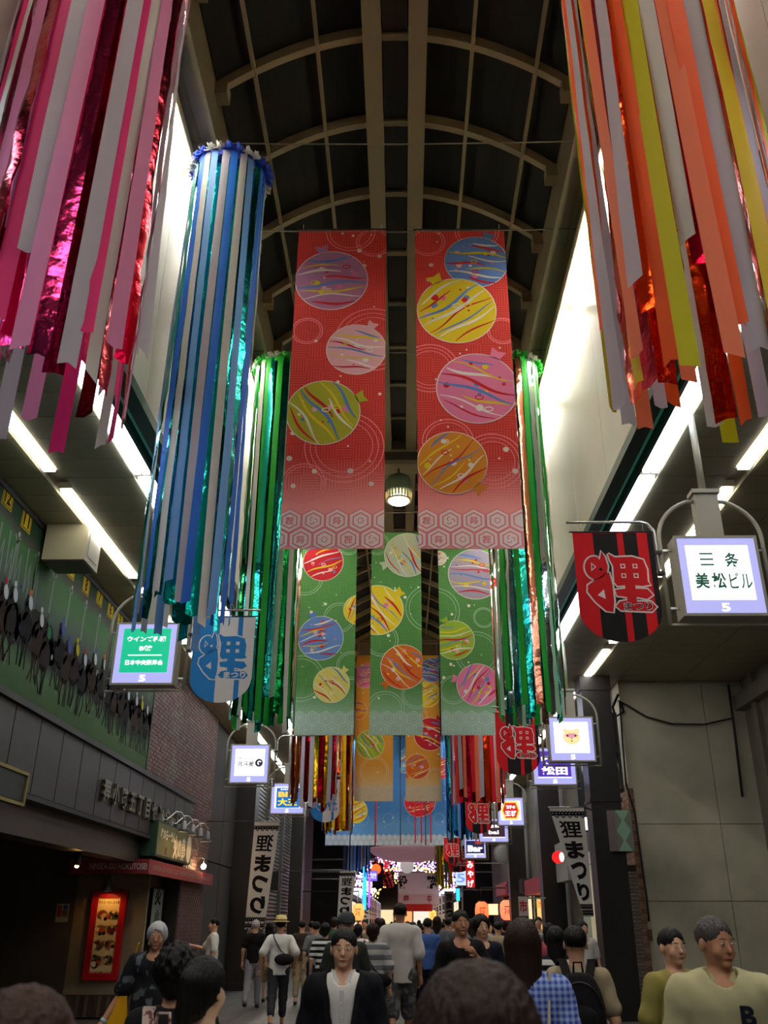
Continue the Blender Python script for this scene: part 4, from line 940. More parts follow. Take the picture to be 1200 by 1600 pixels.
rr = random.Random(9); h4 = (H_-.24)*.8/4
bc = [(150, 40, 20), (70, 30, 16), (190, 90, 30), (120, 20, 20), (60, 40, 30), (170, 70, 30), (90, 40, 20), (40, 26, 24)]
for r_ in range(4):
    for c_ in range(2):
        u = W_*(.34 if c_ == 0 else .66); v = H_-.33-h4*(r_+.35)+(0); d0 = P.d
        for rad_, col_ in ((.185, (66, 30, 22)), (.168, (190, 160, 120)), (.15, bc[(r_*2+c_) % 8])): P.disc(u, v, rad_*W_/1.2, M('bowl %d %d %d' % col_, col_, .5), ry=rad_*.85*W_/1.2, n=18); P.lay()
        for q in range(6): P.disc(u+rr.uniform(-.09, .09), v+rr.uniform(-.07, .07), rr.uniform(.02, .05), M('topping %d' % (q % 4), [(220, 190, 120), (60, 90, 40), (200, 70, 40), (236, 220, 190)][q % 4], .5), n=8)
        P.lay(); P.text(['醤油らーめん', '味噌らーめん', '塩らーめん', '辛味噌'][r_], u, v-.2, w=.26, h=.035, m=ink, bold=.0, res=1); P.d = d0
P.lay(); P.disc(W_*.3, .26, .07, ink); P.disc(W_*.42, .28, .05, M('bowl 190 160 120')); P.text('ライス ギョーザ', W_*.66, .27, w=.34, h=.05, m=ink)
P.build(msh)
def picture_lamp(xc, zc, yc, label):
    L = empty('picture_lamp', (xc, yc, zc), 0, label, 'lamp')
    MB().tube([(0, 0, .1), (0, -.12, .2), (0, -.24, .16), (0, -.26, .08)], .012, 8).build('arm', steel, L)
    MB().lathe([(.02, .12), (.035, .1), (.05, .0), (.085, -.12), (.075, -.118), (.04, .0)], (0, -.26, 0), 16).build('shade', M('shade grey', (120, 120, 120), .4, metal=.3), L)
    MB().ell((0, -.26, -.07), (.035, .035, .04), 10, 6).build('bulb', M('warm bulb', (255, 206, 130), .4, emit=160, ecol=(255, 190, 105)), L)
    MB().box(-.04, .04, -.01, .03, .06, .14).build('wall_plate', steel, L)
    return L
picture_lamp(xa+W_*.5, zb+.1, 18.45, 'grey spot lamp over the red framed menu board')
# awning
aw = empty('awning', (0, 0, 0), 0, 'red awning with white lettering wrapping the corner of the ramen shop', 'awning')
rd = M('awning red', (120, 18, 24), .6); z0, z1 = 2.36, 2.60
XA, YA, YB = -4.36, 16.6, 22.3; XL = -5.75
mb = MB().box(XL, XA, YA, YA+.03, z0, z1).box(XA-.03, XA, YA+.03, YB, z0, z1); mb.build('valance', rd, aw)
mb = MB().add([(XL, YA, z1), (XA, YA, z1), (XA-.5, YA+1.9, z1+.05), (XL, YA+1.9, z1+.05)], [(0, 1, 2, 3)]).add([(XA, YA, z1), (XA, YB, z1), (XA-.5, YB, z1+.05), (XA-.5, YA+1.9, z1+.05)], [(0, 1, 2, 3)])
mb.build('canopy', rd, aw)
MB().box(XL, XL+.03, YA+.03, YA+1.9, z0+.05, z1).box(XL+.03, XA-.03, YA+1.87, YA+1.9, z1-.1, z1+.2).build('frame', M('awning inside', (70, 16, 18), .7), aw)
P = Print(lambda u, v, d: (u, YA-d, v), (XL, XA, z0, z1), .002); wl_ = M('awning white', (196, 190, 184), .6)
P.text('HINSEA-GU HOKUTOSEI', (XL+XA)/2+.16, (z0+z1)/2, w=1.0, h=.1, m=wl_, bold=.01); P.build(aw)
P = Print(lambda u, v, d: (XA+d, u, v), (YA, YB, z0, z1), .002); P.text('HINSEA-GU HOKUTOSEI   HINSEA-GU HOKUTOSEI   HINSEA-GU', 19.4, (z0+z1)/2, w=5.0, h=.085, m=M('awning grey', (140, 110, 108), .6), bold=.0); P.build(aw)
# green sign box
gs = empty('shop_sign', (0, 0, 0), 0, 'olive green sign box with cream brush lettering above the red awning', 'sign')
XS, ya, yb, za, zb = -4.32, 16.75, 19.6, 2.66, 3.26
MB().box(-4.62, XS, ya, yb, za, zb).build('body', M('sign dark green', (22, 56, 38), .5), gs)
MB().box(XS, XS+.012, ya+.03, yb-.03, za+.03, zb-.03).build('face', M('sign olive', (104, 100, 54), .5), gs)
P = Print(lambda u, v, d: (XS+.012+d, u, v), (ya, yb+.1, za-.1, zb+.1), .002); crm = M('sign cream', (236, 216, 180), .5)
P.text('味のらーめん', ya+.78, zb-.2, w=1.1, h=.19, m=crm, bold=.05); P.text('火の鳥', ya+1.75, za+.24, w=1.0, h=.44, m=crm, bold=.06); P.disc(yb-.28, za+.28, .2, crm, ry=.26); P.text('店', ya+.7, za+.13, h=.14, w=.14, m=M('menu ink'), bold=.04)
P.build(gs)
for k in range(4):
    y = 17.35+.72*k
    L = empty('gooseneck_lamp', (XS, y, zb), 0, '%s of four gooseneck lamps over the olive sign box, from the left' % ORD[k], 'lamp', 'gooseneck lamps over the shop sign')
    MB().tube([(-.03, -.25, .05), (.05, -.22, .04), (.12, -.15, .12), (.17, -.05, .2), (.24, .06, .2), (.30, .12, .1), (.30, .12, .0)], .014, 8).build('neck', steel, L)
    MB().lathe([(.02, .08), (.05, .05), (.06, -.05), (.1, -.12), (.085, -.11), (.045, -.04)], (.30, .12, -.02), 16).build('shade', M('shade grey'), L)
    MB().ell((.30, .12, -.08), (.035, .035, .035), 10, 6).build('bulb', M('sign bulb', (255, 224, 170), .4, emit=150, ecol=(255, 210, 150)), L)
    MB().box(-.06, .0, -.3, -.2, .0, .1).build('base', steel, L)
x, y, z = at_x(318, 1354, -4.34)
L = empty('spot_bulb', (-4.34, y, z), 0, 'single bright round bulb at the right end of the red awning', 'lamp'); MB().ell((0, 0, .0), (.055, .055, .055), 12, 8).build('bulb', M('sign bulb'), L); MB().tube([(0, 0, .04), (0, 0, .16), (-.2, 0, .2)], .012, 6).build('arm', steel, L)
# glimmer on the soffit beam: small downlight under the fascia
L = empty('soffit_light', (-4.8, 14.2, 2.36), 0, 'small warm lamp on the soffit beam left of the olive sign', 'lamp'); MB().lathe([(.03, .0), (.05, .02), (.05, .19)], n=12).build('housing', black, L); MB().ell((0, 0, -.0), (.03, .03, .03), 10, 6).build('bulb', M('warm bulb'), L)

# ================================================================== right side details
dk2 = M('window frame dark', (60, 58, 52), .4, metal=.3)
sb = empty('projecting_sign', (4.62, 17.7, 0), 0, 'boxy unlit sign with a pale green hourglass shape on the concrete wall corner', 'sign')
_, _, z0 = at_y(970, 1330, 17.9); _, _, z1 = at_y(970, 1266, 17.9); x0, x1 = at_y(952, 1300, 17.9)[0], at_y(989, 1300, 17.9)[0]; sb.location = (0, 0, 0)
MB().box(x0, x1, 17.9, 18.54, z0, z1).build('box', M('old sign mauve', (112, 96, 92), .6, var=.1), sb)
P = Print(lambda u, v, d: (u, 17.9-d, v), (x0, x1, z0, z1), .002); c_ = (x0+x1)/2; w_ = (x1-x0); h_ = z1-z0
P.poly([(x0+w_*.3, z1), (x1-w_*.02, z1), (x1-w_*.02, z0), (x0+w_*.3, z0)], M('old sign grey', (104, 108, 96), .6)); P.lay()
for q in range(8):
    v0, v1 = z0+h_*q/8, z0+h_*(q+1)/8; g_ = lambda v: w_*(.17+.13*cos((v-z0)/h_*4*pi)); cx_ = c_+w_*.12
    P.poly([(cx_-g_(v0), v0), (cx_+g_(v0), v0), (cx_+g_(v1), v1), (cx_-g_(v1), v1)], M('old sign green', (126, 160, 132), .6))
P.build(sb)
wn = empty('louvre_window', (0, 0, 0), 0, 'dark framed window with a tilted bright pane high at the corner of the concrete wall', 'window')
z0, z1 = at_y(950, 1238, 18.4)[2], at_y(950, 1115, 18.4)[2]; x0, x1 = at_y(935, 1180, 18.4)[0], at_y(968, 1180, 18.4)[0]
fb = MB()
for q in ((x0, x1, z1-.06, z1), (x0, x1, z0, z0+.06), (x0, x0+.06, z0+.06, z1-.06), (x1-.06, x1, z0+.06, z1-.06), (x0+.06, x1-.06, (z0+z1)/2-.03, (z0+z1)/2+.03)): fb.box(q[0], q[1], 18.3, 18.56, q[2], q[3])
fb.build('frame', dk2, wn)
MB().box(x0+.06, x1-.06, 18.4, 18.41, (z0+z1)/2+.03, z1-.06).build('pane', M('pane green grey', (96, 104, 90), .1, metal=.3), wn)
MB().add([(x0+.06, 18.2, z0+.06), (x1-.06, 18.2, z0+.06), (x1-.06, 18.42, (z0+z1)/2-.03), (x0+.06, 18.42, (z0+z1)/2-.03), (x0+.06, 18.22, z0+.06), (x1-.06, 18.22, z0+.06), (x1-.06, 18.44, (z0+z1)/2-.03), (x0+.06, 18.44, (z0+z1)/2-.03)], [(0, 3, 2, 1), (4, 5, 6, 7), (0, 1, 5, 4), (2, 3, 7, 6), (1, 2, 6, 5), (0, 4, 7, 3)]).build('sash', M('sash glass', (190, 196, 196), .08, metal=.8), wn)
cb = M('cable', (34, 32, 30), .6)
pts = [at_y(x, y, 18.5) for x, y in ((966, 1095), (980, 1102), (1010, 1120), (1050, 1131), (1100, 1132), (1145, 1122))]
tag(MB().tube(pts, .018, 6).build('cable', cb), 'slack black cable swagged across the top of the concrete wall', 'cable')
pts = [at_y(x, y, 18.5) for x, y in ((968, 1096), (972, 1150), (978, 1225), (992, 1270), (1000, 1330), (1010, 1400), (1014, 1440))]
tag(MB().tube(pts, .02, 6).build('cable', cb), 'black cable running down the left edge of the concrete wall', 'cable')
pts = [at_y(x, y, 18.5) for x, y in ((1138, 1070), (1146, 1130), (1160, 1245))]
tag(MB().tube(pts, .025, 6).build('conduit', cb), 'dark conduit down the right part of the concrete wall', 'pipe')
tag(MB().tube([at_y(966, 1085, 18.5), at_y(957, 1105, 18.5), at_y(962, 1120, 18.5), at_y(974, 1112, 18.5), at_y(970, 1098, 18.5)], .03, 6).build('cable_coil', cb), 'coil of cable at the upper left corner of the concrete wall', 'cable')
tag(MB().box(at_y(1012, 1450, 18.5)[0], at_y(1018, 1450, 18.5)[0], 18.5, 18.57, at_y(1015, 1470, 18.5)[2], at_y(1015, 1452, 18.5)[2]).build('switch_plate', M('plate rust', (90, 60, 50), .6)), 'small rusty plate low on the concrete wall', 'plate')
st = empty('roller_shutter', (0, 0, 0), 0, 'narrow slatted roller shutter between the dark column and the brick edge', 'shutter')
me = MB().box(4.33, 4.58, 18.5, 18.53, 0, .055).mesh('slat', [M('shutter grey', (112, 108, 96), .5, metal=.3)])
for k in range(36): inst('slat', me, (0, 0, .1+.066*k), st)
MB().box(4.33, 4.58, 18.5, 18.56, 2.48, 2.6).build('shutter_case', dk2, st)
# facades on the right beyond the column, with the lit shop front
def lit(name, rgb, k): return M('lit '+name, rgb, .5, emit=k, ecol=rgb)
sf = empty('small_shop', (0, 0, 0), 0, 'small shop with a pale frame and dark doorway, right beyond the column', 'shop')
MB().box(4.45, 4.62, 20.2, 20.5, 0, 3.1).build('frame_post', M('shop frame white', (190, 196, 186), .4), sf)
MB().box(4.45, 4.62, 23.4, 23.7, 0, 3.1).build('frame_post', M('shop frame white'), sf)
MB().box(4.45, 4.62, 20.5, 23.4, 2.85, 3.1).build('lintel', M('shop frame white'), sf)
MB().box(4.55, 4.62, 20.5, 21.9, 0, 2.85).build('door_panel', black, sf)
MB().box(4.57, 4.62, 21.9, 23.4, 0.02, 2.84).build('window_panel', lit('cream wall', (206, 196, 160), .25), sf)
MB().box(4.2, 4.62, 24.0, 25.8, 2.55, 3.5).build('sign_band', M('band grey', (140, 140, 134), .5), sf)
s1 = empty('red_round_sign', (3.9, 23.5, 3.05), 0, 'small red glowing round sign on the right facade', 'sign'); MB().prism([(.14*cos(t), .14*sin(t)) for t in np.linspace(0, 2*pi, 20, endpoint=False)], lambda u, v, d: (u, d, v), -.06, .06).build('disc', lit('red', (230, 20, 20), 2.0), s1); MB().prism([(.08+.06*cos(t), .11*sin(t)) for t in np.linspace(0, 2*pi, 16, endpoint=False)], lambda u, v, d: (u, d, v), -.075, -.062).build('crescent', lit('white', (255, 250, 240), 1.6), s1); MB().box(.14, .72, -.03, .03, -.03, .03).build('bracket', black, s1)
w1 = empty('tilted_lit_sign', (4.2, 22.6, 3.55), 0, 'small white lit panel with a purple rim under a dark window on the right', 'sign'); MB().box(0, .4, -.06, .06, 0, .4).build('body', M('purple rim', (60, 40, 120), .4), w1); MB().box(.03, .37, -.068, -.06, .05, .34).build('face', lit('white', (255, 250, 240), 1.6), w1)
wn = empty('lit_window', (4.6, 21.6, 3.9), 0, 'dark window with small bluish lights on the right facade above the shop', 'window'); MB().box(-.04, .02, 0, 2.2, 0, 1.5).build('frame', dk2, wn); MB().box(-.05, -.04, .1, 1.05, .1, 1.4).build('pane', M('pane dark', (24, 28, 30), .1), wn); MB().box(-.05, -.04, 1.15, 2.1, .1, 1.4).build('pane', M('pane dark'), wn)
for q in range(4): MB().box(-.06, -.05, .5, .62, .25+.3*q, .4+.3*q).build('light', lit('blue white', (180, 200, 255), 1.4), wn)
# food stalls and shops further right
for i, (y, col, h0, h1, lab) in enumerate(((28, (255, 200, 120), 0.3, 2.3, 'warm lit shop window with orange lamps, right side'), (33, (255, 236, 190), .5, 2.4, 'cream lit shop window beside the red one, right side'), (38, (230, 90, 50), .4, 2.5, 'red lit shop window far on the right'))):
    s = empty('shop_window', (4.5, y, 0), 0, lab, 'window'); MB().box(0, .1, 0, 4.2, h0, h1).build('glow', lit('shop %d' % i, col, .9), s)
    for q in range(4): MB().box(-.05, .12, 1.4*q, 1.4*q+.08, 0, h1+.1).build('mullion', black, s)
    MB().box(-.35, .12, -.1, 4.4, h1+.1, h1+.55).build('fascia', M('shop fascia red', (150, 24, 26), .5) if i != 1 else M('shop fascia dark', (60, 50, 44), .5), s)
    MB().box(-.05, .1, 0, 4.2, 0, h0).build('base', dark, s)
def lantern(x, y, z, label, col=(255, 170, 90), r=.2, k=1.2, wall=None):
    L = empty('paper_lantern', (x, y, z), 0, label, 'lantern', 'paper lanterns of the far shops')
    MB().lathe([(r*.45, -r*1.3), (r*.85, -r), (r, -r*.3), (r, r*.3), (r*.85, r), (r*.45, r*1.3)], n=16).build('shade', lit('lantern %d' % col[1], col, k), L)
    MB().lathe([(r*.5, r*1.3), (r*.5, r*1.5)], n=12).build('cap', black, L); MB().lathe([(r*.5, -r*1.5), (r*.5, -r*1.3)], n=12).build('foot', black, L); MB().tube([(0, 0, r*1.5), (0, 0, r*1.5+.5)], .01, 4).build('cord', black, L)
    if wall is not None: MB().tube([(0, 0, r*1.5+.45), (wall-x, 0, r*1.5+.45)], .025, 6).build('arm', black, L)
    P = Print(lambda u, v, d: (u, -d, v), (-r, r, -r, r), r+.004); P.text('酒', 0, 0, h=r*1.1, w=r*.9, m=M('awning red'), bold=.02); P.build(L)
# ================================================================== the block beyond the crossing
def PXY(px, py, Y): return at_y(px, py, Y)
# side buildings beyond the roof and across the crossing
fd = M('far facade', (70, 66, 64), .7, var=.3, vscale=.5)
struct('wall_left_beyond', MB().box(-9, -4.9, 45, 52, 0, 9), fd); struct('wall_right_beyond', MB().box(4.9, 9, 45, 52, 0, 9), fd)
struct('wall_left_far_block', MB().box(-9, -3.4, 60, 125, 0, 12), fd); struct('wall_right_far_block', MB().box(3.8, 9, 60, 125, 0, 12), fd)
struct('ceiling_far_block', MB().box(-9, 9, 60, 125, 10.4, 10.8), M('far roof', (120, 110, 120), .6)); struct('wall_far_end', MB().box(-9, 9, 125, 126, 0, 12), fd)
ge = empty('far_sign_wall', (0, 124.5, 0), 0, 'bright end of the far arcade with lit shop signs', 'signs')
for q, (xa, xb, za, zb, c_) in enumerate(((-3, -1.2, .5, 3, (255, 230, 180)), (-1, 1.2, .5, 3.4, (255, 180, 110)), (1.4, 3.4, .5, 3, (250, 240, 220)))): MB().box(xa, xb, 0, .3, za, zb).build('panel', M('lit end %d' % q, c_, .5, emit=1.0, ecol=c_), ge)
# shallow white dome with a red rim and a ball under it
dm = empty('canopy_lantern', (0, 0, 0), 0, 'wide shallow pale pink dome with a red rim and white ball at the crossing', 'lantern')
x0, _, z0 = PXY(640, 1325, 49); rx = (PXY(704, 1325, 49)[0]-PXY(577, 1325, 49)[0])/2; zb = PXY(640, 1348, 49)[2]; zt = PXY(640, 1318, 49)[2]
MB().lathe([(rx*.02, zb-z0)]+[(rx*sin(t), (zb-z0)*cos(t)**1) for t in np.linspace(.15, pi/2, 10)], (x0, 49, z0), 36).build('dome', M('dome pink', (216, 170, 176), .6, emit=.17, ecol=(230, 170, 176)), dm)  # slight emission added to the pink so the dome shows lighter
MB().lathe([(rx*.99, 0), (rx*1.0, .02), (rx*.96, zt-z0+.1), (rx*.5, zt-z0+.3)], (x0, 49, z0), 36).build('rim', cloth('rim red', (150, 20, 22)), dm)
xb_, _, zb2 = PXY(636, 1353, 49); MB().ell((xb_, 49, zb2), (.36, .36, .36), 20, 12).build('ball', M('ball white', (214, 206, 204), .5, emit=.5), dm)
MB().tube([(x0, 49, z0+.3), (x0, 49, 8.8)], .03, 6).build('stem', steel, dm)
MB().box(-4.9, 4.9, 48.9, 49.1, 8.8, 9.0).build('beam', girderm, dm)
# calligraphy banner and red curtain
Yc = 66
x0, _, z1 = PXY(622, 1363, Yc); x1, _, z0 = PXY(686, 1397, Yc)
cb_ = empty('calligraphy_banner', (x0, Yc, z0), 0, 'wide white banner with large black brush characters 役 粋 across the far arcade', 'banner')
W_, H_ = x1-x0, z1-z0
MB().box(0, W_, -.01, .01, -H_*.0, H_).build('cloth', cloth('banner white', (226, 214, 214)), cb_)
MB().box(0, W_, -.01, .01, -H_*.45, 0).build('lower_cloth', cloth('banner rose white', (216, 190, 190)), cb_)
xr0, xr1, zr = PXY(634, 1397, Yc)[0]-x0, PXY(675, 1397, Yc)[0]-x0, PXY(650, 1424, Yc)[2]-z0
MB().box(xr0, xr1, -.02, 0, zr, -H_*.45).build('red_cloth', cloth('banner red', (206, 50, 44)), cb_)
MB().tube([(0, 0, H_), (W_, 0, H_)], .03, 6).build('top_rod', steel, cb_)
P = Print(lambda u, v, d: (u, -d, v), (-1, W_+1, -H_, H_*1.2), .02, .002); kk = cloth('nobori ink', (22, 20, 22))
P.text('役', W_*.12, H_*.55, w=W_*.24, h=H_*.62, m=kk, bold=.03); P.text('粋', W_*.82, H_*.55, w=W_*.24, h=H_*.62, m=kk, bold=.03)
P.text('祭', W_*.2, -H_*.2, w=W_*.16, h=H_*.3, m=cloth('banner red2', (170, 60, 60)), bold=.03); P.text('中', W_*.76, -H_*.22, w=W_*.1, h=H_*.4, m=cloth('banner red2', (170, 60, 60)), bold=.03); P.build(cb_)
MB().box(-3.38-x0, 3.78-x0, -.02, .02, H_+.0, H_+.06).build('beam', girderm, cb_)
# glittering arch lights above the far arcade
rr = random.Random(12)
for k in range(5):
    Yk = 60.5+8*k; apex = at_y(660, 1338+7*k, Yk)[2]; r_ = empty('light_arch', (.2, Yk, 0), 0, '%s arch of small violet and gold lights over the far arcade' % ORD[k], 'lights', 'light arches over the far arcade')
    for nm, rad, dz_, col in (('violet_string', 3.3, 0, (190, 140, 255)), ('white_string', 3.15, -.18, (255, 240, 210)), ('pink_string', 3.0, -.4, (230, 150, 255)), ('gold_string', 2.7, -.6, (255, 214, 110))):
        mb = MB()
        for q in range(60):
            t = pi*(q+.5)/60; j = .14; x, z = rad*cos(t)+rr.uniform(-j, j), apex+dz_-1.5+1.5*sin(t)+rr.uniform(-j, j)
            mb.box(x-.045, x+.045, -.05, .05, z-.045, z+.045)
        o = mb.build(nm, lit('string %d %d' % (col[0], col[2]), col, 4.0), r_); o['kind'] = 'stuff'
    MB().tube([(3.35*cos(t), 0, apex-1.5+1.55*sin(t)) for t in np.linspace(0, pi, 24)], .04, 6).build('arch', steel, r_)
    for s_ in (-1, 1): MB().box(s_*3.35-.04, s_*3.35+.04, -.04, .04, 0, apex-1.5).build('post', steel, r_)
# ceiling tubes, lit shop bands and neons of the far arcade
for s_, side in ((-1, 'left'), (1, 'right')):
    for k in range(5):
        y = 61+11*k
        L = empty('shop_canopy', (s_*2.95+(.1 if s_ > 0 else 0), y, 3.3), 0, '%s glowing canopy edge of the %s shops in the far arcade' % (ORD[k], side), 'light', 'canopies of the far shops, '+side)
        MB().box(-.34, .34, 0, 9.5, 0, .25).build('box', lit('canopy', (210, 225, 255), 1.3), L); MB().box(-.47 if s_ < 0 else -.36, .36 if s_ < 0 else .77, 0, 9.5, .25, .33).build('top', dark, L)
        F = empty('far_shop', (-3.28 if s_ < 0 else 3.66, y, 0), 0, '%s bright shop front on the %s of the far arcade' % (ORD[k], side), 'shop', 'far shop fronts, '+side)
        cols = [(255, 230, 190), (255, 150, 90), (240, 240, 255), (255, 190, 120), (250, 220, 200)]
        MB().box(-.08, .08, .2, 9.3, .3, 2.8).build('glow', lit('front %d' % k, cols[k], 1.1), F)
        for q in range(5): MB().box(-.1, .1, q*2.3, q*2.3+.15, 0, 3.0).build('post', black, F)
def flat_sign(name, label, x0, y0, x1, y1, Y, col, k, txt=None, tcol=(255, 255, 255), vertical=False, depth=.2, mount=None, emit=True, cat='sign'):
    a, b_ = PXY(x0, y1, Y), PXY(x1, y0, Y); s = empty(name, (a[0], Y, a[2]), 0, label, cat); W, H = b_[0]-a[0], b_[2]-a[2]
    MB().box(0, W, 0, depth, 0, H).build('body', M('case grey', (90, 90, 92), .5), s)
    MB().box(W*.03, W*.97, -.02, 0, H*.03, H*.97).build('face', lit(name+' %d %d %d' % col, col, k) if emit else cloth(name+' %d %d %d' % col, col), s)
    if txt:
        P = Print(lambda u, v, d: (u, -d, v), (0, W, 0, H), .024, .001); m_ = lit('ink %d %d %d' % tcol, tcol, 1.3) if emit else cloth('ink %d %d %d' % tcol, tcol)
        if vertical:
            for i, c in enumerate(txt): P.text(c, W/2, H*(1-(i+.5)/len(txt)), w=W*.7, h=H/len(txt)*.78, m=m_, bold=.03)
        else: P.text(txt, W/2, H/2, w=W*.8, h=H*.6, m=m_, bold=.03)
        P.build(s)
    if mount is not None: MB().bar((W/2, depth/2, H*.9), (mount-a[0], depth/2, H*.9), .05, .05).build('bracket', steel, s)
    return s
flat_sign('vertical_neon', 'tall blue neon strip sign left of the crossing', 566, 1352, 573, 1424, 50.5, (40, 150, 255), 3.0, mount=-4.89)
flat_sign('vertical_neon', 'thin violet neon strip beside the blue one', 575, 1368, 579, 1420, 51, (150, 90, 240), 2.0, mount=-4.89)
flat_sign('lit_panel', 'white and violet lit panel behind the traffic light', 573, 1360, 590, 1377, 51.5, (120, 100, 220), 1.2, 'カラオケ', mount=-4.89)
flat_sign('hanging_red_sign', 'narrow red vertical sign みやげ below the Bar sign', 729, 1344, 741, 1388, 44, (206, 20, 30), .7, 'みやげ', vertical=True, mount=4.7)
flat_sign('lit_panel', 'pale blue lit panel left of the red みやげ sign', 712, 1360, 728, 1384, 51.5, (200, 222, 250), 1.2, '5', tcol=(120, 150, 220), mount=4.89)
flat_sign('vertical_neon', 'short cyan neon strip right of the crossing', 713, 1388, 718, 1408, 51.5, (40, 190, 255), 2.5, mount=4.89)
flat_sign('paper_notice', 'white and red notice banner by the right column', 811, 1400, 824, 1432, 25.97, (214, 200, 196), 1, '市', tcol=(190, 30, 30), emit=False, depth=.02, mount=3.9, cat='notice')
flat_sign('lit_panel', 'yellow and red lit shop panel low on the right', 838, 1408, 868, 1418, 30, (230, 190, 90), .8, 'うまい', tcol=(180, 20, 20), mount=4.7)
flat_sign('lit_panel', 'cream lit panel with warm lamps low on the right', 763, 1412, 778, 1430, 40, (255, 226, 170), 1.2, mount=4.7)
lantern(*PXY(560, 1425, 44), label='orange paper lantern at the left edge of the crossing', r=.27, wall=-4.9)
lantern(*PXY(753, 1424, 38.5), label='red and cream paper lantern left of the lit panel', col=(255, 120, 70), r=.27, wall=4.62)
lantern(*PXY(792, 1422, 36), label='large red paper lantern by the right shops', col=(255, 130, 90), r=.26, wall=4.62)
lantern(*PXY(676, 1430, 70), label='small amber paper lantern far down the arcade', col=(255, 190, 90), r=.26, wall=3.8)
# traffic light
x, y, z = PXY(587, 1358, 52); tl = empty('traffic_light', (x, y, z), 0, 'traffic light showing red at the crossing on the left', 'traffic light')
MB().box(-.18, .42, 0, .2, -.95, .32).build('housing', black, tl)
MB().prism([(.02+.26*cos(t), .26*sin(t)) for t in np.linspace(0, 2*pi, 20, endpoint=False)], lambda u, v, d: (u, d, v), -.05, 0).build('red_lens', lit('traffic red', (255, 60, 20), 5), tl)
MB().prism([(.05+.24*cos(t), -.6+.24*sin(t)) for t in np.linspace(0, 2*pi, 20, endpoint=False)], lambda u, v, d: (u, d, v), -.04, 0).build('dark_lens', M('lens dark', (30, 44, 40), .2), tl)
MB().tube([(.1, .1, .2), (.1, .1, .5), (-4.0, .1, .5), (-4.0, .1, -z)], .07, 8).build('pole', steel, tl)
# rows of white banners, red flags and blue flags of the far arcade
for s_, side in ((-1, 'left'), (1, 'right')):
    for k in range(7):
        Yk = (66 if s_ < 0 else 58)+5.5*k; Xk = -2.75 if s_ < 0 else 2.55
        nobori('%s white banner of the %s row in the far arcade' % (ORD[k], side), Xk, Yk, 3.25, 1.3, .55, s_ < 0, 0, 1.0, 'far white banners, '+side, bands=False, arm=((-.66) if s_ < 0 else 1.26, 0, .01))
for k in range(7):
    flag('%s far red flag over the left shops' % ORD[k], -1.65, 61+4.2*k, 5.5, False, .95, 1.15, group='far red flags')
    flag('%s far blue flag over the right shops' % ORD[k], 2.6, 59+4.2*k, 5.6, True, .95, 1.25, group='far blue flags')
flag('red and black flag at the right rim of the pale dome', *PXY(699, 1318, 44), False, 1.0, 1.25)
tag(MB().tube([(-1.2, 59, 5.55), (-1.2, 88, 5.55)], .03, 6).build('flag_rail', steel), 'rail that carries the red flags on the left of the far arcade', 'rail')
tag(MB().tube([(3.1, 58, 5.65), (3.1, 88, 5.65)], .03, 6).build('flag_rail', steel), 'rail that carries the blue flags on the right of the far arcade', 'rail')
# speakers / round lamp on the right
x, y, z = PXY(786, 1334, 36); L = empty('round_sign', (x, y, z), 0, 'unlit round white sign on the right below the hexagon sign', 'sign'); MB().prism([(.36*cos(t), .36*sin(t)) for t in np.linspace(0, 2*pi, 24, endpoint=False)], lambda u, v, d: (u, d, v), -.05, .05).build('disc', M('disc grey', (128, 128, 122), .5), L); MB().ell((.0, -.05, 0), (.3, .03, .3), 20, 8).build('lens', M('disc pale', (150, 150, 144), .3), L); MB().box(.3, 4.7-x, -.03, .03, -.03, .03).build('bracket', steel, L)
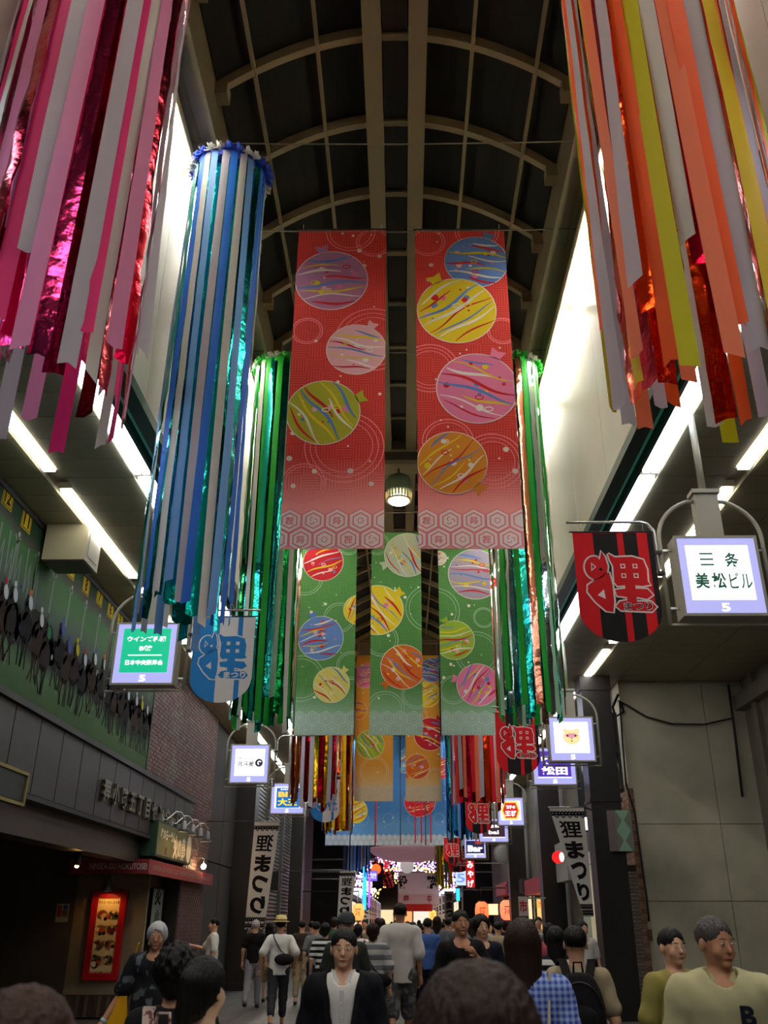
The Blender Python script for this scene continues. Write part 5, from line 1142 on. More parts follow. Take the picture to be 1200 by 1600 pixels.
# ================================================================== people: one implicit surface per body / garment
def v3(*a): return np.array(a, np.float32)
def s_cone(P, a, b, ra, rb, sy=1.0):
    """round cone from a to b; sy > 1 flattens it front to back"""
    S = np.array((1, sy, 1), np.float32); p = (P-a)*S; ba = (b-a)*S
    t = np.clip((p@ba)/(ba@ba+1e-9), 0, 1); d = np.sqrt(((p-t[:, None]*ba)**2).sum(1)); return d-(ra+(rb-ra)*t)
def s_ell(P, c, r):
    q = (P-c)/r; k = np.sqrt((q*q).sum(1)); return (k-1)*min(r)*1.0*np.maximum(.6, 1)
def smin(a, b, k): h = np.clip(.5+.5*(b-a)/k, 0, 1); return b+(a-b)*h-k*h*(1-h)
def smax(a, b, k): return -smin(-a, -b, k)
def nets(F, ax):
    """surface nets on a rectilinear grid F[i, j, k] with axes ax; returns vertices, quads"""
    X, Y, Z = ax; s = F < 0; nx, ny, nz = F.shape
    acc = np.zeros((nx-1, ny-1, nz-1, 3), np.float32); cnt = np.zeros((nx-1, ny-1, nz-1), np.float32); quads = []
    for d in range(3):
        sl0 = [slice(None)]*3; sl1 = [slice(None)]*3; sl0[d] = slice(0, -1); sl1[d] = slice(1, None)
        A, B = F[tuple(sl0)], F[tuple(sl1)]; ch = (A < 0) != (B < 0); I = np.argwhere(ch)
        if not len(I): continue
        a = A[ch]; b = B[ch]; t = a/(a-b+1e-12); p = np.empty((len(I), 3), np.float32)
        for e, G in enumerate((X, Y, Z)):
            g0 = G[I[:, e]]; p[:, e] = g0+(G[np.minimum(I[:, e]+1, len(G)-1)]-g0)*t if e == d else g0
        e1, e2 = [(1, 2), (2, 0), (0, 1)][d]; ids = []
        ok = (I[:, e1] > 0) & (I[:, e2] > 0) & (I[:, e1] < F.shape[e1]-1) & (I[:, e2] < F.shape[e2]-1)
        I, p, neg = I[ok], p[ok], (a < 0)[ok]
        for o1, o2 in ((-1, -1), (0, -1), (0, 0), (-1, 0)):
            J = I.copy(); J[:, e1] += o1; J[:, e2] += o2
            np.add.at(acc, (J[:, 0], J[:, 1], J[:, 2]), p); np.add.at(cnt, (J[:, 0], J[:, 1], J[:, 2]), 1); ids.append(np.ravel_multi_index((J[:, 0], J[:, 1], J[:, 2]), cnt.shape))
        q = np.stack(ids, 1); q[~neg] = q[~neg][:, ::-1]; quads.append(q)
    m = cnt.ravel() > 0; vi = np.full(m.shape, -1, np.int64); vi[m] = np.arange(m.sum())
    V = acc.reshape(-1, 3)[m]/cnt.ravel()[m][:, None]; Q = vi[np.concatenate(quads)]
    return V, Q
def axis(lo, hi, st, fine=None):
    out = [lo]
    while out[-1] < hi:
        s = fine[2] if fine and fine[0] <= out[-1] <= fine[1] else st
        out.append(out[-1]+s)
    return np.array(out, np.float32)
def sdf_mesh(name, fn, lo, hi, st, mat, fine=None, extra=None):
    ax = [axis(lo[i], hi[i], st, fine[i] if fine else None) for i in range(3)]
    G = np.stack(np.meshgrid(*ax, indexing='ij'), -1).reshape(-1, 3).astype(np.float32)
    V, Q = nets(fn(G).reshape([len(a) for a in ax]), ax)
    me = bpy.data.meshes.new(name); n0 = len(V)
    if extra is not None and len(extra.v): V = np.concatenate((V, np.array(extra.v, np.float32)))
    fs = Q.tolist()+([[i+n0 for i in f] for f in extra.f] if extra is not None else [])
    me.from_pydata(V.tolist(), [], fs); me.polygons.foreach_set('use_smooth', [True]*len(fs)); me.materials.append(mat); me.update(); return me

SK = {'a': M('skin', (206, 158, 128), .55, spec=.3), 'b': M('skin tan', (176, 126, 96), .55, spec=.3), 'c': M('skin pale', (224, 184, 158), .55, spec=.3)}
def hairmat(name, rgb):
    m = M(name, rgb, .6, spec=.22); nt = m.node_tree
    if len(nt.nodes) < 4:
        tc = nt.nodes.new('ShaderNodeTexCoord'); mp = nt.nodes.new('ShaderNodeMapping'); mp.inputs['Scale'].default_value = (120, 120, 6)
        n = nt.nodes.new('ShaderNodeTexNoise'); n.inputs['Scale'].default_value = 1; bp = nt.nodes.new('ShaderNodeBump'); bp.inputs['Strength'].default_value = .6; bp.inputs['Distance'].default_value = .01
        nt.links.new(tc.outputs['Object'], mp.inputs[0]); nt.links.new(mp.outputs[0], n.inputs['Vector']); nt.links.new(n.outputs['Fac'], bp.inputs['Height']); nt.links.new(bp.outputs['Normal'], nt.nodes['Principled BSDF'].inputs['Normal'])
    return m
HB, HBR, HG = hairmat('hair black', (12, 10, 10)), hairmat('hair brown', (36, 19, 13)), hairmat('hair grey', (176, 174, 176))
def fab(name, rgb, **k): return M('fabric '+name, rgb, .85, spec=.15, bump=.04, bscale=40, **k)
def stripes(name, c1, c2, period, duty=.5, axis_='Z'):
    m = M('fabric '+name, c1, .85, spec=.2); nt = m.node_tree; N = nt.nodes
    if len(N) > 3: return m
    tc = N.new('ShaderNodeTexCoord'); sp = N.new('ShaderNodeSeparateXYZ'); nt.links.new(tc.outputs['Object'], sp.inputs[0])
    def chain(ax):
        a = N.new('ShaderNodeMath'); a.operation = 'DIVIDE'; nt.links.new(sp.outputs[ax], a.inputs[0]); a.inputs[1].default_value = period
        b = N.new('ShaderNodeMath'); b.operation = 'FRACT'; nt.links.new(a.outputs[0], b.inputs[0]); c = N.new('ShaderNodeMath'); c.operation = 'GREATER_THAN'; nt.links.new(b.outputs[0], c.inputs[0]); c.inputs[1].default_value = duty; return c
    mx = N.new('ShaderNodeMix'); mx.data_type = 'RGBA'; mx.inputs[6].default_value = (*lin(c1), 1); mx.inputs[7].default_value = (*lin(c2), 1)
    if axis_ == 'XZ':
        a, b = chain('X'), chain('Z'); c = N.new('ShaderNodeMath'); c.operation = 'ADD'; nt.links.new(a.outputs[0], c.inputs[0]); nt.links.new(b.outputs[0], c.inputs[1]); d = N.new('ShaderNodeMath'); d.operation = 'MULTIPLY'; d.inputs[1].default_value = .5; nt.links.new(c.outputs[0], d.inputs[0]); nt.links.new(d.outputs[0], mx.inputs[0])
    else: nt.links.new(chain(axis_).outputs[0], mx.inputs[0])
    nt.links.new(mx.outputs[2], N['Principled BSDF'].inputs['Base Color']); return m
def blotch(name, c1, c2, scale, pos=.52):
    m = M('fabric '+name, c1, .85, spec=.2); nt = m.node_tree; N = nt.nodes
    if len(N) > 3: return m
    tc = N.new('ShaderNodeTexCoord'); n = N.new('ShaderNodeTexNoise'); n.inputs['Scale'].default_value = scale; n.inputs['Detail'].default_value = 1; nt.links.new(tc.outputs['Object'], n.inputs['Vector'])
    r = N.new('ShaderNodeValToRGB'); r.color_ramp.elements[0].position = pos; r.color_ramp.elements[0].color = (*lin(c1), 1); r.color_ramp.elements[1].position = pos+.06; r.color_ramp.elements[1].color = (*lin(c2), 1)
    nt.links.new(n.outputs['Fac'], r.inputs[0]); nt.links.new(r.outputs[0], N['Principled BSDF'].inputs['Base Color']); return m

def rot_x(a): return np.array(((1, 0, 0), (0, cos(a), -sin(a)), (0, sin(a), cos(a))), np.float32)
def rot_z(a): return np.array(((cos(a), -sin(a), 0), (sin(a), cos(a), 0), (0, 0, 1)), np.float32)
PIV = v3(0, .0, 1.47)
def hand_mesh(mb, wrist, dirn, side, curl=.5, size=1.0, palm_n=None):
    """palm and five unequal bent fingers rooted at the wrist, growing along dirn"""
    d = np.array(dirn, float); d /= np.linalg.norm(d); n = np.array(palm_n if palm_n is not None else (side*-1., 0, 0), float)
    n -= d*np.dot(n, d); n /= np.linalg.norm(n); s = np.cross(d, n)      # s points across the palm, thumb side = -s * side
    if s[1]*1 > 0: s = -s                                               # thumb side faces forward (-Y)
    w_ = np.array(wrist, float); z = size
    mb.tube([w_-d*.02, w_+d*.015*z, w_+d*.05*z, w_+d*.085*z, w_+d*.092*z], [.024*z, .028*z, .034*z, .034*z, .02*z], 10)
    for k, (off, L, r_) in enumerate(((.028, .068, .0085), (.010, .078, .009), (-.009, .072, .0085), (-.026, .056, .0075))):
        p = w_+d*.078*z+s*off*z; pts = [p-d*.02*z]; a = 0; cur = p
        for q, f in enumerate((.45, .3, .25)):
            pts.append(cur.copy()); a += curl*(.55 if q == 0 else .8); cur = cur+(d*cos(a)+n*sin(a))*L*f*z
        pts.append(cur); mb.tube(pts, [r_*z, r_*z*1.05, r_*z, r_*z*.92, r_*z*.7], 6)
    p = w_+d*.025*z+s*.026*z; mb.tube([p-s*.012*z, p, p+(d*.6+s*.7)*.03*z, p+(d*.85+s*.4+n*.3)*.06*z], [.012*z, .0125*z, .0105*z, .008*z], 6)

def person(label, x, y, h=1.7, rz=0., legs=((.12, .08), (-.1, .25)), arms=None, top=None, bottom=None, shoes=None, hair=('short', HB), skin='a', near=False, face=False, head=(0, 0),
           build=1.0, group=None, neck=.075, lower=True, extras=None, lean=0.):
    """arms: ((elbow, wrist), (elbow, wrist)) for the x<0 and x>0 side, in metres of a 1.72 m figure facing -Y; legs: (thigh angle, knee bend) per side"""
    k = h/1.72; bw_ = build
    root = empty('person', (x, y, 0), rz, label, 'person', group); root.scale = (k, k, k)
    arms = arms or (((-.235, .04, 1.12), (-.25, -.05, .88)), ((.235, .04, 1.12), (.25, -.05, .88)))
    arms = [tuple(v3(*q) for q in a) for a in arms]
    sh_ = [v3(-.165*bw_, .01, 1.385), v3(.165*bw_, .01, 1.385)]
    hipz = .91; lj = []; low = 9
    for i, s in enumerate((-1, 1)):
        a, kb = legs[i]; hp = v3(s*.088*bw_, 0, hipz); kn = hp+v3(s*.005, -sin(a), -cos(a))*.42; an = kn+v3(0, -sin(a-kb), -cos(a-kb))*.41; lj.append([hp, kn, an]); low = min(low, an[2])
    dz = .085-low
    Dz = v3(0, 0, dz)
    for l in lj:
        for i in range(3): l[i] = l[i]+Dz
    up = lambda p: p+Dz
    sh_ = [up(p) for p in sh_]; arms = [(up(a), up(b)) for a, b in arms]
    Rh = rot_z(head[0])@rot_x(head[1]); pv = up(PIV)
    def H(P): return (P-pv)@Rh+PIV           # world -> head rest frame
    def Hi(p): return Rh@(np.array(p, np.float32)-PIV)+pv
    lf = v3(0, -lean, 0)
    def torso(P, g=0.):
        d = s_cone(P, up(v3(0, 0, .93)), up(v3(0, .0, 1.1)), .142*bw_+g, .128*bw_+g, 1.38)
        d = smin(d, s_cone(P, up(v3(0, 0, 1.1)), up(v3(0, .0, 1.31)), .128*bw_+g, .152*bw_+g, 1.4), .05)
        return smin(d, s_cone(P, sh_[0]-v3(0, 0, .01), sh_[1]-v3(0, 0, .01), .05+g, .05+g), .07)
    def arm(P, i, g=0., to=1.0, k_=.02):
        e, w_ = arms[i]; s = sh_[i]
        if to <= .5:
            q = s+(e-s)*to*2; return s_cone(P, s, q, .05+g, .047+g*1.25)
        d = s_cone(P, s, e, .049+g, .038+g); t = (to-.5)*2; q = e+(w_-e)*t; return smin(d, s_cone(P, e, q, .038+g, .038+(.024-.038)*t+g*1.1), k_)
    def leg(P, i, g=0., to=1.0):
        a, b, c = lj[i]
        if to <= .5: q = a+(b-a)*to*2; return s_cone(P, a, q, .082*bw_+g, .082*bw_+(.055-.082)*to*2+g*1.3)
        t = (to-.5)*2; q = b+(c-b)*t; d = s_cone(P, a, b, .082*bw_+g, .054+g); m_ = b+(c-b)*.32
        return smin(d, s_cone(P, b, q, .052+g, .052+(.036-.052)*t+g), .03)
    def body(P):
        Q = H(P)
        d = s_ell(Q, v3(0, .012, 1.625), v3(.077, .094, .092)); d = smin(d, s_ell(Q, v3(0, -.022, 1.562), v3(.058, .068, .078)), .03)
        d = smin(d, s_cone(Q, v3(0, -.085, 1.605), v3(0, -.103, 1.572), .007, .012), .014)
        for s in (-1, 1):
            d = smin(d, s_ell(Q, v3(s*.08, .012, 1.592), v3(.01, .02, .031)), .008); d = smin(d, s_ell(Q, v3(s*.034, -.062, 1.565), v3(.024, .02, .024)), .02)
            d = smax(d, -s_ell(Q, v3(s*.03, -.098, 1.606), v3(.016, .010, .008)), .010)
        d = smin(d, s_ell(Q, v3(0, -.083, 1.540), v3(.022, .011, .009)), .008); d = smin(d, s_ell(Q, v3(0, -.072, 1.508), v3(.022, .018, .016)), .02)
        d = smin(d, s_cone(P, pv+v3(0, .012, .05), up(v3(0, .015, 1.37)), .052, .06), .03)
        d = smin(d, torso(P, -.004), .04)
        for i in (0, 1): d = smin(d, arm(P, i), .02); 
        for i in (0, 1):
            if lower: d = smin(d, leg(P, i), .02); d = smin(d, s_cone(P, lj[i][2]+v3(0, .02, -.045), lj[i][2]+v3(0, -.12, -.055), .03, .022), .02)
        return d
    st = .011 if near else .019; fs_ = (.006 if near else .010)
    allp = np.array([*sh_, *[q for a in arms for q in a], *[q for l in lj for q in l], pv+v3(0, 0, .26)]); lo, hi = allp.min(0)-.17, allp.max(0)+.17
    zf = up(v3(0, 0, 1.45))[2]
    if not lower: lo[2] = .7
    hx_ = Hi((0, 0, 1.6)); ex = MB()
    for i, s in enumerate((-1, 1)):
        e, w_ = arms[i]; hand_mesh(ex, w_, w_-e, s, curl=.45)
    bm = sdf_mesh('body', body, lo, (hi[0], hi[1], up(v3(0, 0, 1.76))[2]), st, SK[skin], [(hx_[0]-.1, hx_[0]+.1, fs_), (hx_[1]-.13, hx_[1]+.11, fs_), (zf, zf+.3, fs_)], ex)
    inst('body', bm, (0, 0, 0), root)
    gl = .015
    def garment(name, fn, lo_, hi_, mat, st_=None): return inst(name, sdf_mesh(name, fn, lo_, hi_, st_ or st*.95, mat), (0, 0, 0), root)
    if top:
        sl, hem = top.get('sleeve', .34), up(v3(0, 0, top.get('hem', .88)))[2]; g = top.get('g', .016)
        def shirt(P, g=g, sl=sl, hem=hem, nk=top.get('neck', neck), op=top.get('open')):
            d = torso(P, g)
            d = smin(d, s_cone(P, up(v3(0, 0, 1.1)), up(v3(0, 0, hem-dz-.03)), .13*bw_+g, .152*bw_+g+top.get('flare', 0), 1.35), .05)
            if sl > 0:
                for i in (0, 1): d = smin(d, arm(P, i, g+.003, sl), .025)
            d = smax(d, hem-P[:, 2], .004)
            d = smax(d, -s_cone(P, up(v3(0, -.045, 1.44)), up(v3(0, -.02, 1.56)), nk, nk), .006)
            if sl <= 0:
                for i, s in enumerate((-1, 1)): d = smax(d, -(s_ell(P, sh_[i]+v3(s*.035, 0, -.03), v3(.05, .11, .10))), .006)
            if op: d = smax(d, -np.maximum(np.abs(P[:, 0]+.0)-(op[0]+op[1]*np.clip(P[:, 2]-up(v3(0, 0, 1.0))[2], 0, 1)), P[:, 1]), .006)
            d = d+.004*np.sin(P[:, 2]*38+P[:, 0]*22)*np.sin(P[:, 0]*31+P[:, 1]*17)
            return d
        zlo = hem-.05
        lo2 = (lo[0], lo[1], min(zlo, min(a[1][2] for a in arms)-.06) if sl > .5 else zlo)
        garment(top.get('name', 'shirt'), shirt, lo2, (hi[0], hi[1], up(v3(0, 0, 1.54))[2]), top['mat'])
        if top.get('collar'):
            mb = MB()
            for s in (-1, 1): mb.add([up(v3(s*.005, -.088, 1.40)), up(v3(s*.052, -.06, 1.475)), up(v3(s*.075, .0, 1.485)), up(v3(s*.088, .005, 1.45)), up(v3(s*.066, -.082, 1.405)), up(v3(s*.04, -.098, 1.375))], [(0, 1, 4, 5), (1, 2, 3, 4)])
            mb.add([up(v3(-.075, .0, 1.485)), up(v3(0, .075, 1.48)), up(v3(.075, 0, 1.485)), up(v3(.088, .005, 1.45)), up(v3(0, .092, 1.44)), up(v3(-.088, .005, 1.45))], [(0, 1, 4, 5), (1, 2, 3, 4)])
            mb.build('collar', top['collar'], root)
        if top.get('inner'):
            inner = dict(top['inner'])
            def sh2(P): d = torso(P, .012); d = smax(d, -s_cone(P, up(v3(0, -.06, 1.43)), up(v3(0, -.04, 1.56)), .05, .06), .006); return smax(d, up(v3(0, 0, .9))[2]-P[:, 2], .004)
            garment('shirt', sh2, (lo[0], lo[1], up(v3(0, 0, .85))[2]), (hi[0], hi[1], up(v3(0, 0, 1.52))[2]), inner['mat'])
    if bottom and lower:
        g = bottom.get('g', .016); wz = up(v3(0, 0, bottom.get('waist', .99)))[2]
        if bottom['type'] == 'skirt':
            hz = up(v3(0, 0, bottom.get('len', .5)))[2]
            def tr(P): d = s_cone(P, up(v3(0, 0, .96)), v3(0, 0, hz-.1), .135*bw_+g, .2*bw_+g, 1.2); d = smax(d, P[:, 2]-wz, .004); d = smax(d, hz-P[:, 2], .004); return d+.008*np.sin(np.arctan2(P[:, 1], P[:, 0])*11)
            garment('skirt', tr, (lo[0], lo[1]-.06, hz-.05), (hi[0], hi[1]+.06, wz+.05), bottom['mat'])
        else:
            to = bottom.get('to', .97)
            def tr(P):
                d = s_cone(P, up(v3(0, 0, .93)), up(v3(0, 0, 1.0)), .142*bw_+g*.8, .132*bw_+g*.8, 1.36)
                for i in (0, 1): d = smin(d, leg(P, i, g+.006, to), .02)
                d = smax(d, P[:, 2]-wz, .004); return d+.003*np.sin(P[:, 2]*46+P[:, 0]*20)
            garment('trousers' if to > .7 else 'shorts', tr, (lo[0], lo[1], (.05 if to > .7 else .3)), (hi[0], hi[1], wz+.04), bottom['mat'])
    if lower:
        for i in (0, 1):
            a = lj[i][2]; pit = 0.0; mb = MB(); z0 = max(0.0, a[2]-.085)
            fnx = lambda P, a=a, z0=z0: smax(smin(s_cone(P, v3(a[0], a[1]+.03, z0+.045), v3(a[0], a[1]-.03, z0+.05), .042, .043, .95), s_cone(P, v3(a[0], a[1]-.03, z0+.04), v3(a[0]+.004, a[1]-.145, z0+.022), .042, .032, .95), .03), z0-P[:, 2], .004)
            inst('shoe', sdf_mesh('shoe', fnx, (a[0]-.07, a[1]-.2, z0-.02), (a[0]+.07, a[1]+.1, z0+.12), .012, (shoes or M('shoe black', (20, 18, 18), .4))), (0, 0, 0), root)
    # hair
    stl, hm = hair
    if stl != 'bald':
        def hr(P):
            Q = H(P); big = {'curly': 1.28, 'bushy': 1.12, 'long': 1.05, 'bob': 1.08}.get(stl, 1.0)
            d = s_ell(Q, v3(0, .018, 1.638), v3(.084, .101, .089)*big)
            if stl in ('curly',): d = d+.012*np.sin(Q[:, 0]*95)*np.sin(Q[:, 1]*90+1)*np.sin(Q[:, 2]*85)
            if stl in ('short', 'thin'): d = smax(d, (1.565 if stl == 'short' else 1.58)-Q[:, 2]-np.clip(Q[:, 1], -.1, .05)*-1.2*0-.5*np.clip(-Q[:, 1], -.1, .1)*-1, .01)
            if stl in ('long', 'ponytail', 'bob', 'bushy', 'curly'):
                bot = {'long': 1.22, 'ponytail': 1.5, 'bob': 1.50, 'bushy': 1.5, 'curly': 1.50}[stl]
                d = smin(d, s_cone(Q, v3(0, .035, 1.6), v3(0, .065, bot+.05), .086*big, .06, 1.1), .03)
            if stl == 'ponytail': d = smin(d, s_cone(Q, v3(.0, .11, 1.64), v3(.01, .135, 1.34), .042, .028), .02)
            if stl == 'long':
                for s in (-1, 1): d = smin(d, s_cone(Q, v3(s*.06, .03, 1.6), v3(s*.055, .07, bot), .034, .026), .03)
            d = smax(d, -(s_ell(Q, v3(0, -.125, 1.568), v3(.074, .09, .108))+.004*np.sin(Q[:, 0]*95)), .010)
            if stl in ('short', 'thin'): 
                for s in (-1, 1): d = smax(d, -s_ell(Q, v3(s*.095, -.015, 1.56), v3(.03, .04, .055)), .01)
            return d+.0035*np.sin(np.arctan2(Q[:, 1]-.02, Q[:, 0])*34)
        ec = Hi((0, .03, 1.6)); zl = {'long': .47, 'ponytail': .36}.get(stl, .2)
        inst('hair', sdf_mesh('hair', hr, (ec[0]-.16, ec[1]-.2, ec[2]-zl), (ec[0]+.16, ec[1]+.22, ec[2]+.19), .008 if near else .012, hm), (0, 0, 0), root)
    if face:
        we, ir, br, lp = M('eye white', (226, 222, 216), .3), M('iris dark', (30, 20, 16), .2), hm if stl != 'bald' else HG, M('lip', (168, 98, 88), .5)
        for s in (-1, 1):
            ey = MB().ell(Hi((s*.030, -.0895, 1.605)), (.0125, .006, .0042), 12, 6, 0, rot=Rh).build('eye', we, root); MB().ell(Hi((s*.030, -.0945, 1.605)), (.0048, .002, .0040), 10, 6, 0, rot=Rh).build('iris', ir, ey)
            MB().tube([Hi((s*.014, -.099, 1.624)), Hi((s*.032, -.098, 1.629)), Hi((s*.05, -.088, 1.625))], [.0025, .0035, .002], 6).build('eyebrow', br, root)
        MB().ell(Hi((0, -.0945, 1.5405)), (.021, .004, .0055), 12, 6, 0, rot=Rh).build('mouth', lp, root)
    if extras: extras(root, up, Hi, arms, sh_)
    return root
def at_ground(px, py): p = at_z(px, py, 0.0); return p[0], p[1]
def px_x(px, Y, z=1.4):
    """X of a thing seen at column px at distance Y and height z"""
    d0 = Y*cos(TILT)+(z-1.6)*sin(TILT); return CAM[0]+(px-PX0)/FPX*d0-Y*sin(YAW)
BACK = pi
wht, blk_, nvy = fab('white', (214, 212, 206)), fab('black', (24, 22, 24)), fab('navy', (24, 26, 40))
gry, kha, ygr = fab('grey', (104, 106, 112)), fab('khaki', (150, 134, 106)), fab('pale yellow', (222, 216, 160))
# ================================================================== the people of the street
W1 = ((.30, .10), (-.25, .35)); W2 = ((-.25, .4), (.28, .08)); ST = ((.04, .03), (-.03, .05))
def hat(kind, mat, bandm=None):
    def f(root, up, Hi, arms, sh_):
        c = Hi((0, .01, 1.66)); mb = MB()
        if kind == 'straw':
            mb.lathe([(.148, .0), (.15, .008), (.098, .018), (.094, .07), (.078, .105), (.03, .112)], c, 24); mb.build('hat', mat, root)
            MB().lathe([(.1, .012), (.102, .014), (.1, .042), (.098, .044)], c, 24).build('hat_band', bandm, root)
        else:
            mb.lathe([(.096, -.02), (.1, .0), (.095, .045), (.07, .085), (.02, .1)], c, 24); mb.add([c+v3(-.07, -.07, -.01), c+v3(-.05, -.16, -.015), c+v3(.05, -.16, -.015), c+v3(.07, -.07, -.01), c+v3(-.07, -.07, .0), c+v3(-.05, -.16, -.005), c+v3(.05, -.16, -.005), c+v3(.07, -.07, .0)], [(0, 1, 2, 3), (7, 6, 5, 4), (1, 5, 6, 2), (0, 4, 5, 1), (2, 6, 7, 3)]); mb.build('cap', mat, root)
    return f
def world(root, p): 
    k = root.scale[0]; a = root.rotation_euler[2]; return (root.location[0]+k*(p[0]*cos(a)-p[1]*sin(a)), root.location[1]+k*(p[0]*sin(a)+p[1]*cos(a)), k*p[2])
# 1 suit man
def glasses(root, up, Hi, arms, sh_):
    mb = MB(); g = M('glasses wire', (150, 150, 156), .2, metal=.9)
    for s in (-1, 1):
        mb.tube([Hi((s*.031+.021*cos(t), -.106, 1.603+.014*sin(t))) for t in np.linspace(0, 2*pi, 15)], .0012, 5); mb.tube([Hi((s*.052, -.105, 1.606)), Hi((s*.078, -.03, 1.607)), Hi((s*.08, .01, 1.605))], .0012, 5)
    mb.tube([Hi((-.010, -.107, 1.606)), Hi((.010, -.107, 1.606))], .0012, 5); mb.build('glasses', g, root)
    mb = MB(); c = M('shirt placket', (196, 194, 196), .8)
    mb.bar(up(v3(0, -.131, 1.0)), up(v3(0, -.118, 1.37)), .03, .006).build('placket', c, root)
    for z in (1.30, 1.22, 1.14): MB().ell(up(v3(0, -.132+.0*z, z)), (.006, .004, .006), 8, 6).build('button', M('button', (230, 230, 230), .3), root)
    for s in (-1, 1): MB().add([up(v3(s*.045, -.142, 1.05)), up(v3(s*.085, -.128, 1.38)), up(v3(s*.115, -.118, 1.33)), up(v3(s*.1, -.136, 1.22))], [(0, 1, 2, 3) if s < 0 else (3, 2, 1, 0)]).build('lapel', fab('suit', (20, 20, 26)), root)
person('man in a dark suit jacket, open white shirt and thin glasses, facing the camera', px_x(537, 5.8), 5.8, 1.56, rz=.0, legs=ST, near=True, face=True, head=(.0, .02), build=1.04,
       top=dict(mat=fab('suit', (20, 20, 26)), sleeve=.97, hem=.8, g=.03, open=(.025, .17), name='jacket', neck=.085, collar=wht, inner=dict(mat=wht)), bottom=dict(type='t', mat=fab('suit', (20, 20, 26))), hair=('short', HB), extras=glasses)
# 2 big heads close to the camera
person('dark-haired person seen from behind, biggest head at the bottom centre', px_x(740, 1.38, 1.5), 1.38, 1.535, rz=BACK+.1, near=True, lower=False, legs=ST, hair=('bushy', HBR), top=dict(mat=blk_, sleeve=.34))
person('brown-haired person seen from behind, cut off at the bottom left corner', px_x(35, 1.5, 1.45), 1.5, 1.50, rz=BACK, near=True, lower=False, legs=ST, hair=('bob', hairmat('hair red brown', (44, 20, 10))), top=dict(mat=blk_, sleeve=.34))
# 3 woman with curly hair and flowered backpack, 4 ponytail in pale yellow
w3 = person('woman with a big dark curly mop of hair seen from behind, backpack on', px_x(276, 4.4, 1.4), 4.4, 1.487, rz=BACK, near=True, legs=ST, hair=('curly', HB), top=dict(mat=blk_, sleeve=.34), bottom=dict(type='skirt', mat=blk_))
w4 = person('woman in a pale yellow blouse with dark gathered hair, seen from behind', px_x(320, 3.55, 1.4), 3.55, 1.482, rz=BACK-.15, near=True, legs=ST, hair=('ponytail', HB), top=dict(mat=ygr, sleeve=.40, g=.022), bottom=dict(type='skirt', mat=kha), skin='c', head=(-.25, 0))
def backpack(w, label, mat, strapm, wd=.30, hg=.40, dp=.14, z=.98, curved=True):
    c = world(w, (0, .13+dp/2, z)); rz = w.rotation_euler[2]; b = empty('backpack', c, rz, label, 'bag'); k = w.scale[0]
    fn = lambda P: smax(s_ell(P, v3(0, 0, hg*.42), v3(wd*.56, dp*.62, hg*.62)), np.maximum(-P[:, 2], P[:, 2]-hg), .03)
    inst('bag_body', sdf_mesh('bag_body', fn, (-wd*.7, -dp, -.04), (wd*.7, dp, hg+.06), .012, mat), (0, 0, 0), b)
    fn = lambda P: s_ell(P, v3(0, dp*.5, hg*.3), v3(wd*.4, dp*.3, hg*.25)); inst('pocket', sdf_mesh('pocket', fn, (-wd*.5, 0, -.04), (wd*.5, dp*1.1, hg*.7), .012, mat), (0, 0, 0), b)
    for s in (-1, 1): MB().tube([(s*.07, -dp*.4, hg*.92), (s*.095, -dp*.55-.05, hg+.06), (s*.11, -dp*.6-.16, hg+.05), (s*.125, -dp*.6-.25, hg-.1), (s*.14, -dp*.6-.2, hg-.28), (s*.13, -dp*.45, .05)], .01, rect=(.055, .014)).build('strap', strapm, b)
    MB().tube([(-.03, 0, hg*.98), (-.025, .0, hg+.05), (.025, .0, hg+.05), (.03, 0, hg*.98)], .008, 6).build('handle', strapm, b); MB().tube([(wd*.5*cos(t), dp*.3+.03*sin(t), hg*(.45+.4*sin(t))) for t in np.linspace(.1, pi-.1, 12)], .005, 5).build('zip', M('zip', (40, 36, 36), .4), b)
    return b
backpack(w3, 'backpack of pale flowered cloth on the woman with curly hair', blotch('flowered', (176, 158, 148), (110, 64, 70), 34), blotch('flowered', (190, 176, 164), (120, 70, 76), 34), z=.93)
# 5 old woman with yellow bag
def wband(root, up, Hi, arms, sh_):
    e, w_ = arms[0]; d = (w_-e)/np.linalg.norm(w_-e); MB().tube([w_-d*.03, w_-d*.0], .032, 12).build('wristband', M('wristband', (150, 180, 190), .5), root)
w5 = person('old woman with grey hair in a dark patterned tunic, facing the camera at left', px_x(243, 8.6), 8.6, 1.59, rz=.1, near=True, face=True, legs=ST, arms=(((-.27, .02, 1.13), (-.40, -.06, .90)), ((.235, .04, 1.12), (.25, -.05, .88))), hair=('bob', HG), skin='b',
            top=dict(mat=blotch('dark leaves', (26, 26, 30), (84, 92, 96), 12, .56), sleeve=.42, hem=.62, g=.03, flare=.03, name='tunic'), bottom=dict(type='t', mat=blk_), extras=wband, head=(.05, .08))
c = world(w5, (-.30, -.02, .62)); bg = empty('shoulder_bag', c, .1, 'mustard yellow cloth bag at the side of the old woman', 'bag')
fn = lambda P: smax(s_cone(P, v3(0, 0, .1), v3(.05, 0, .5), .14, .03, 2.4), np.maximum(-P[:, 2], P[:, 2]-.5), .02)
inst('bag_body', sdf_mesh('bag_body', fn, (-.2, -.1, -.03), (.2, .1, .55), .012, fab('mustard', (196, 144, 20))), (0, 0, 0), bg); MB().tube([(.05, 0, .48), (.1, .02, .7), (.13, .0, .86)], .01, rect=(.03, .008)).build('strap', fab('mustard', (196, 144, 20)), bg)
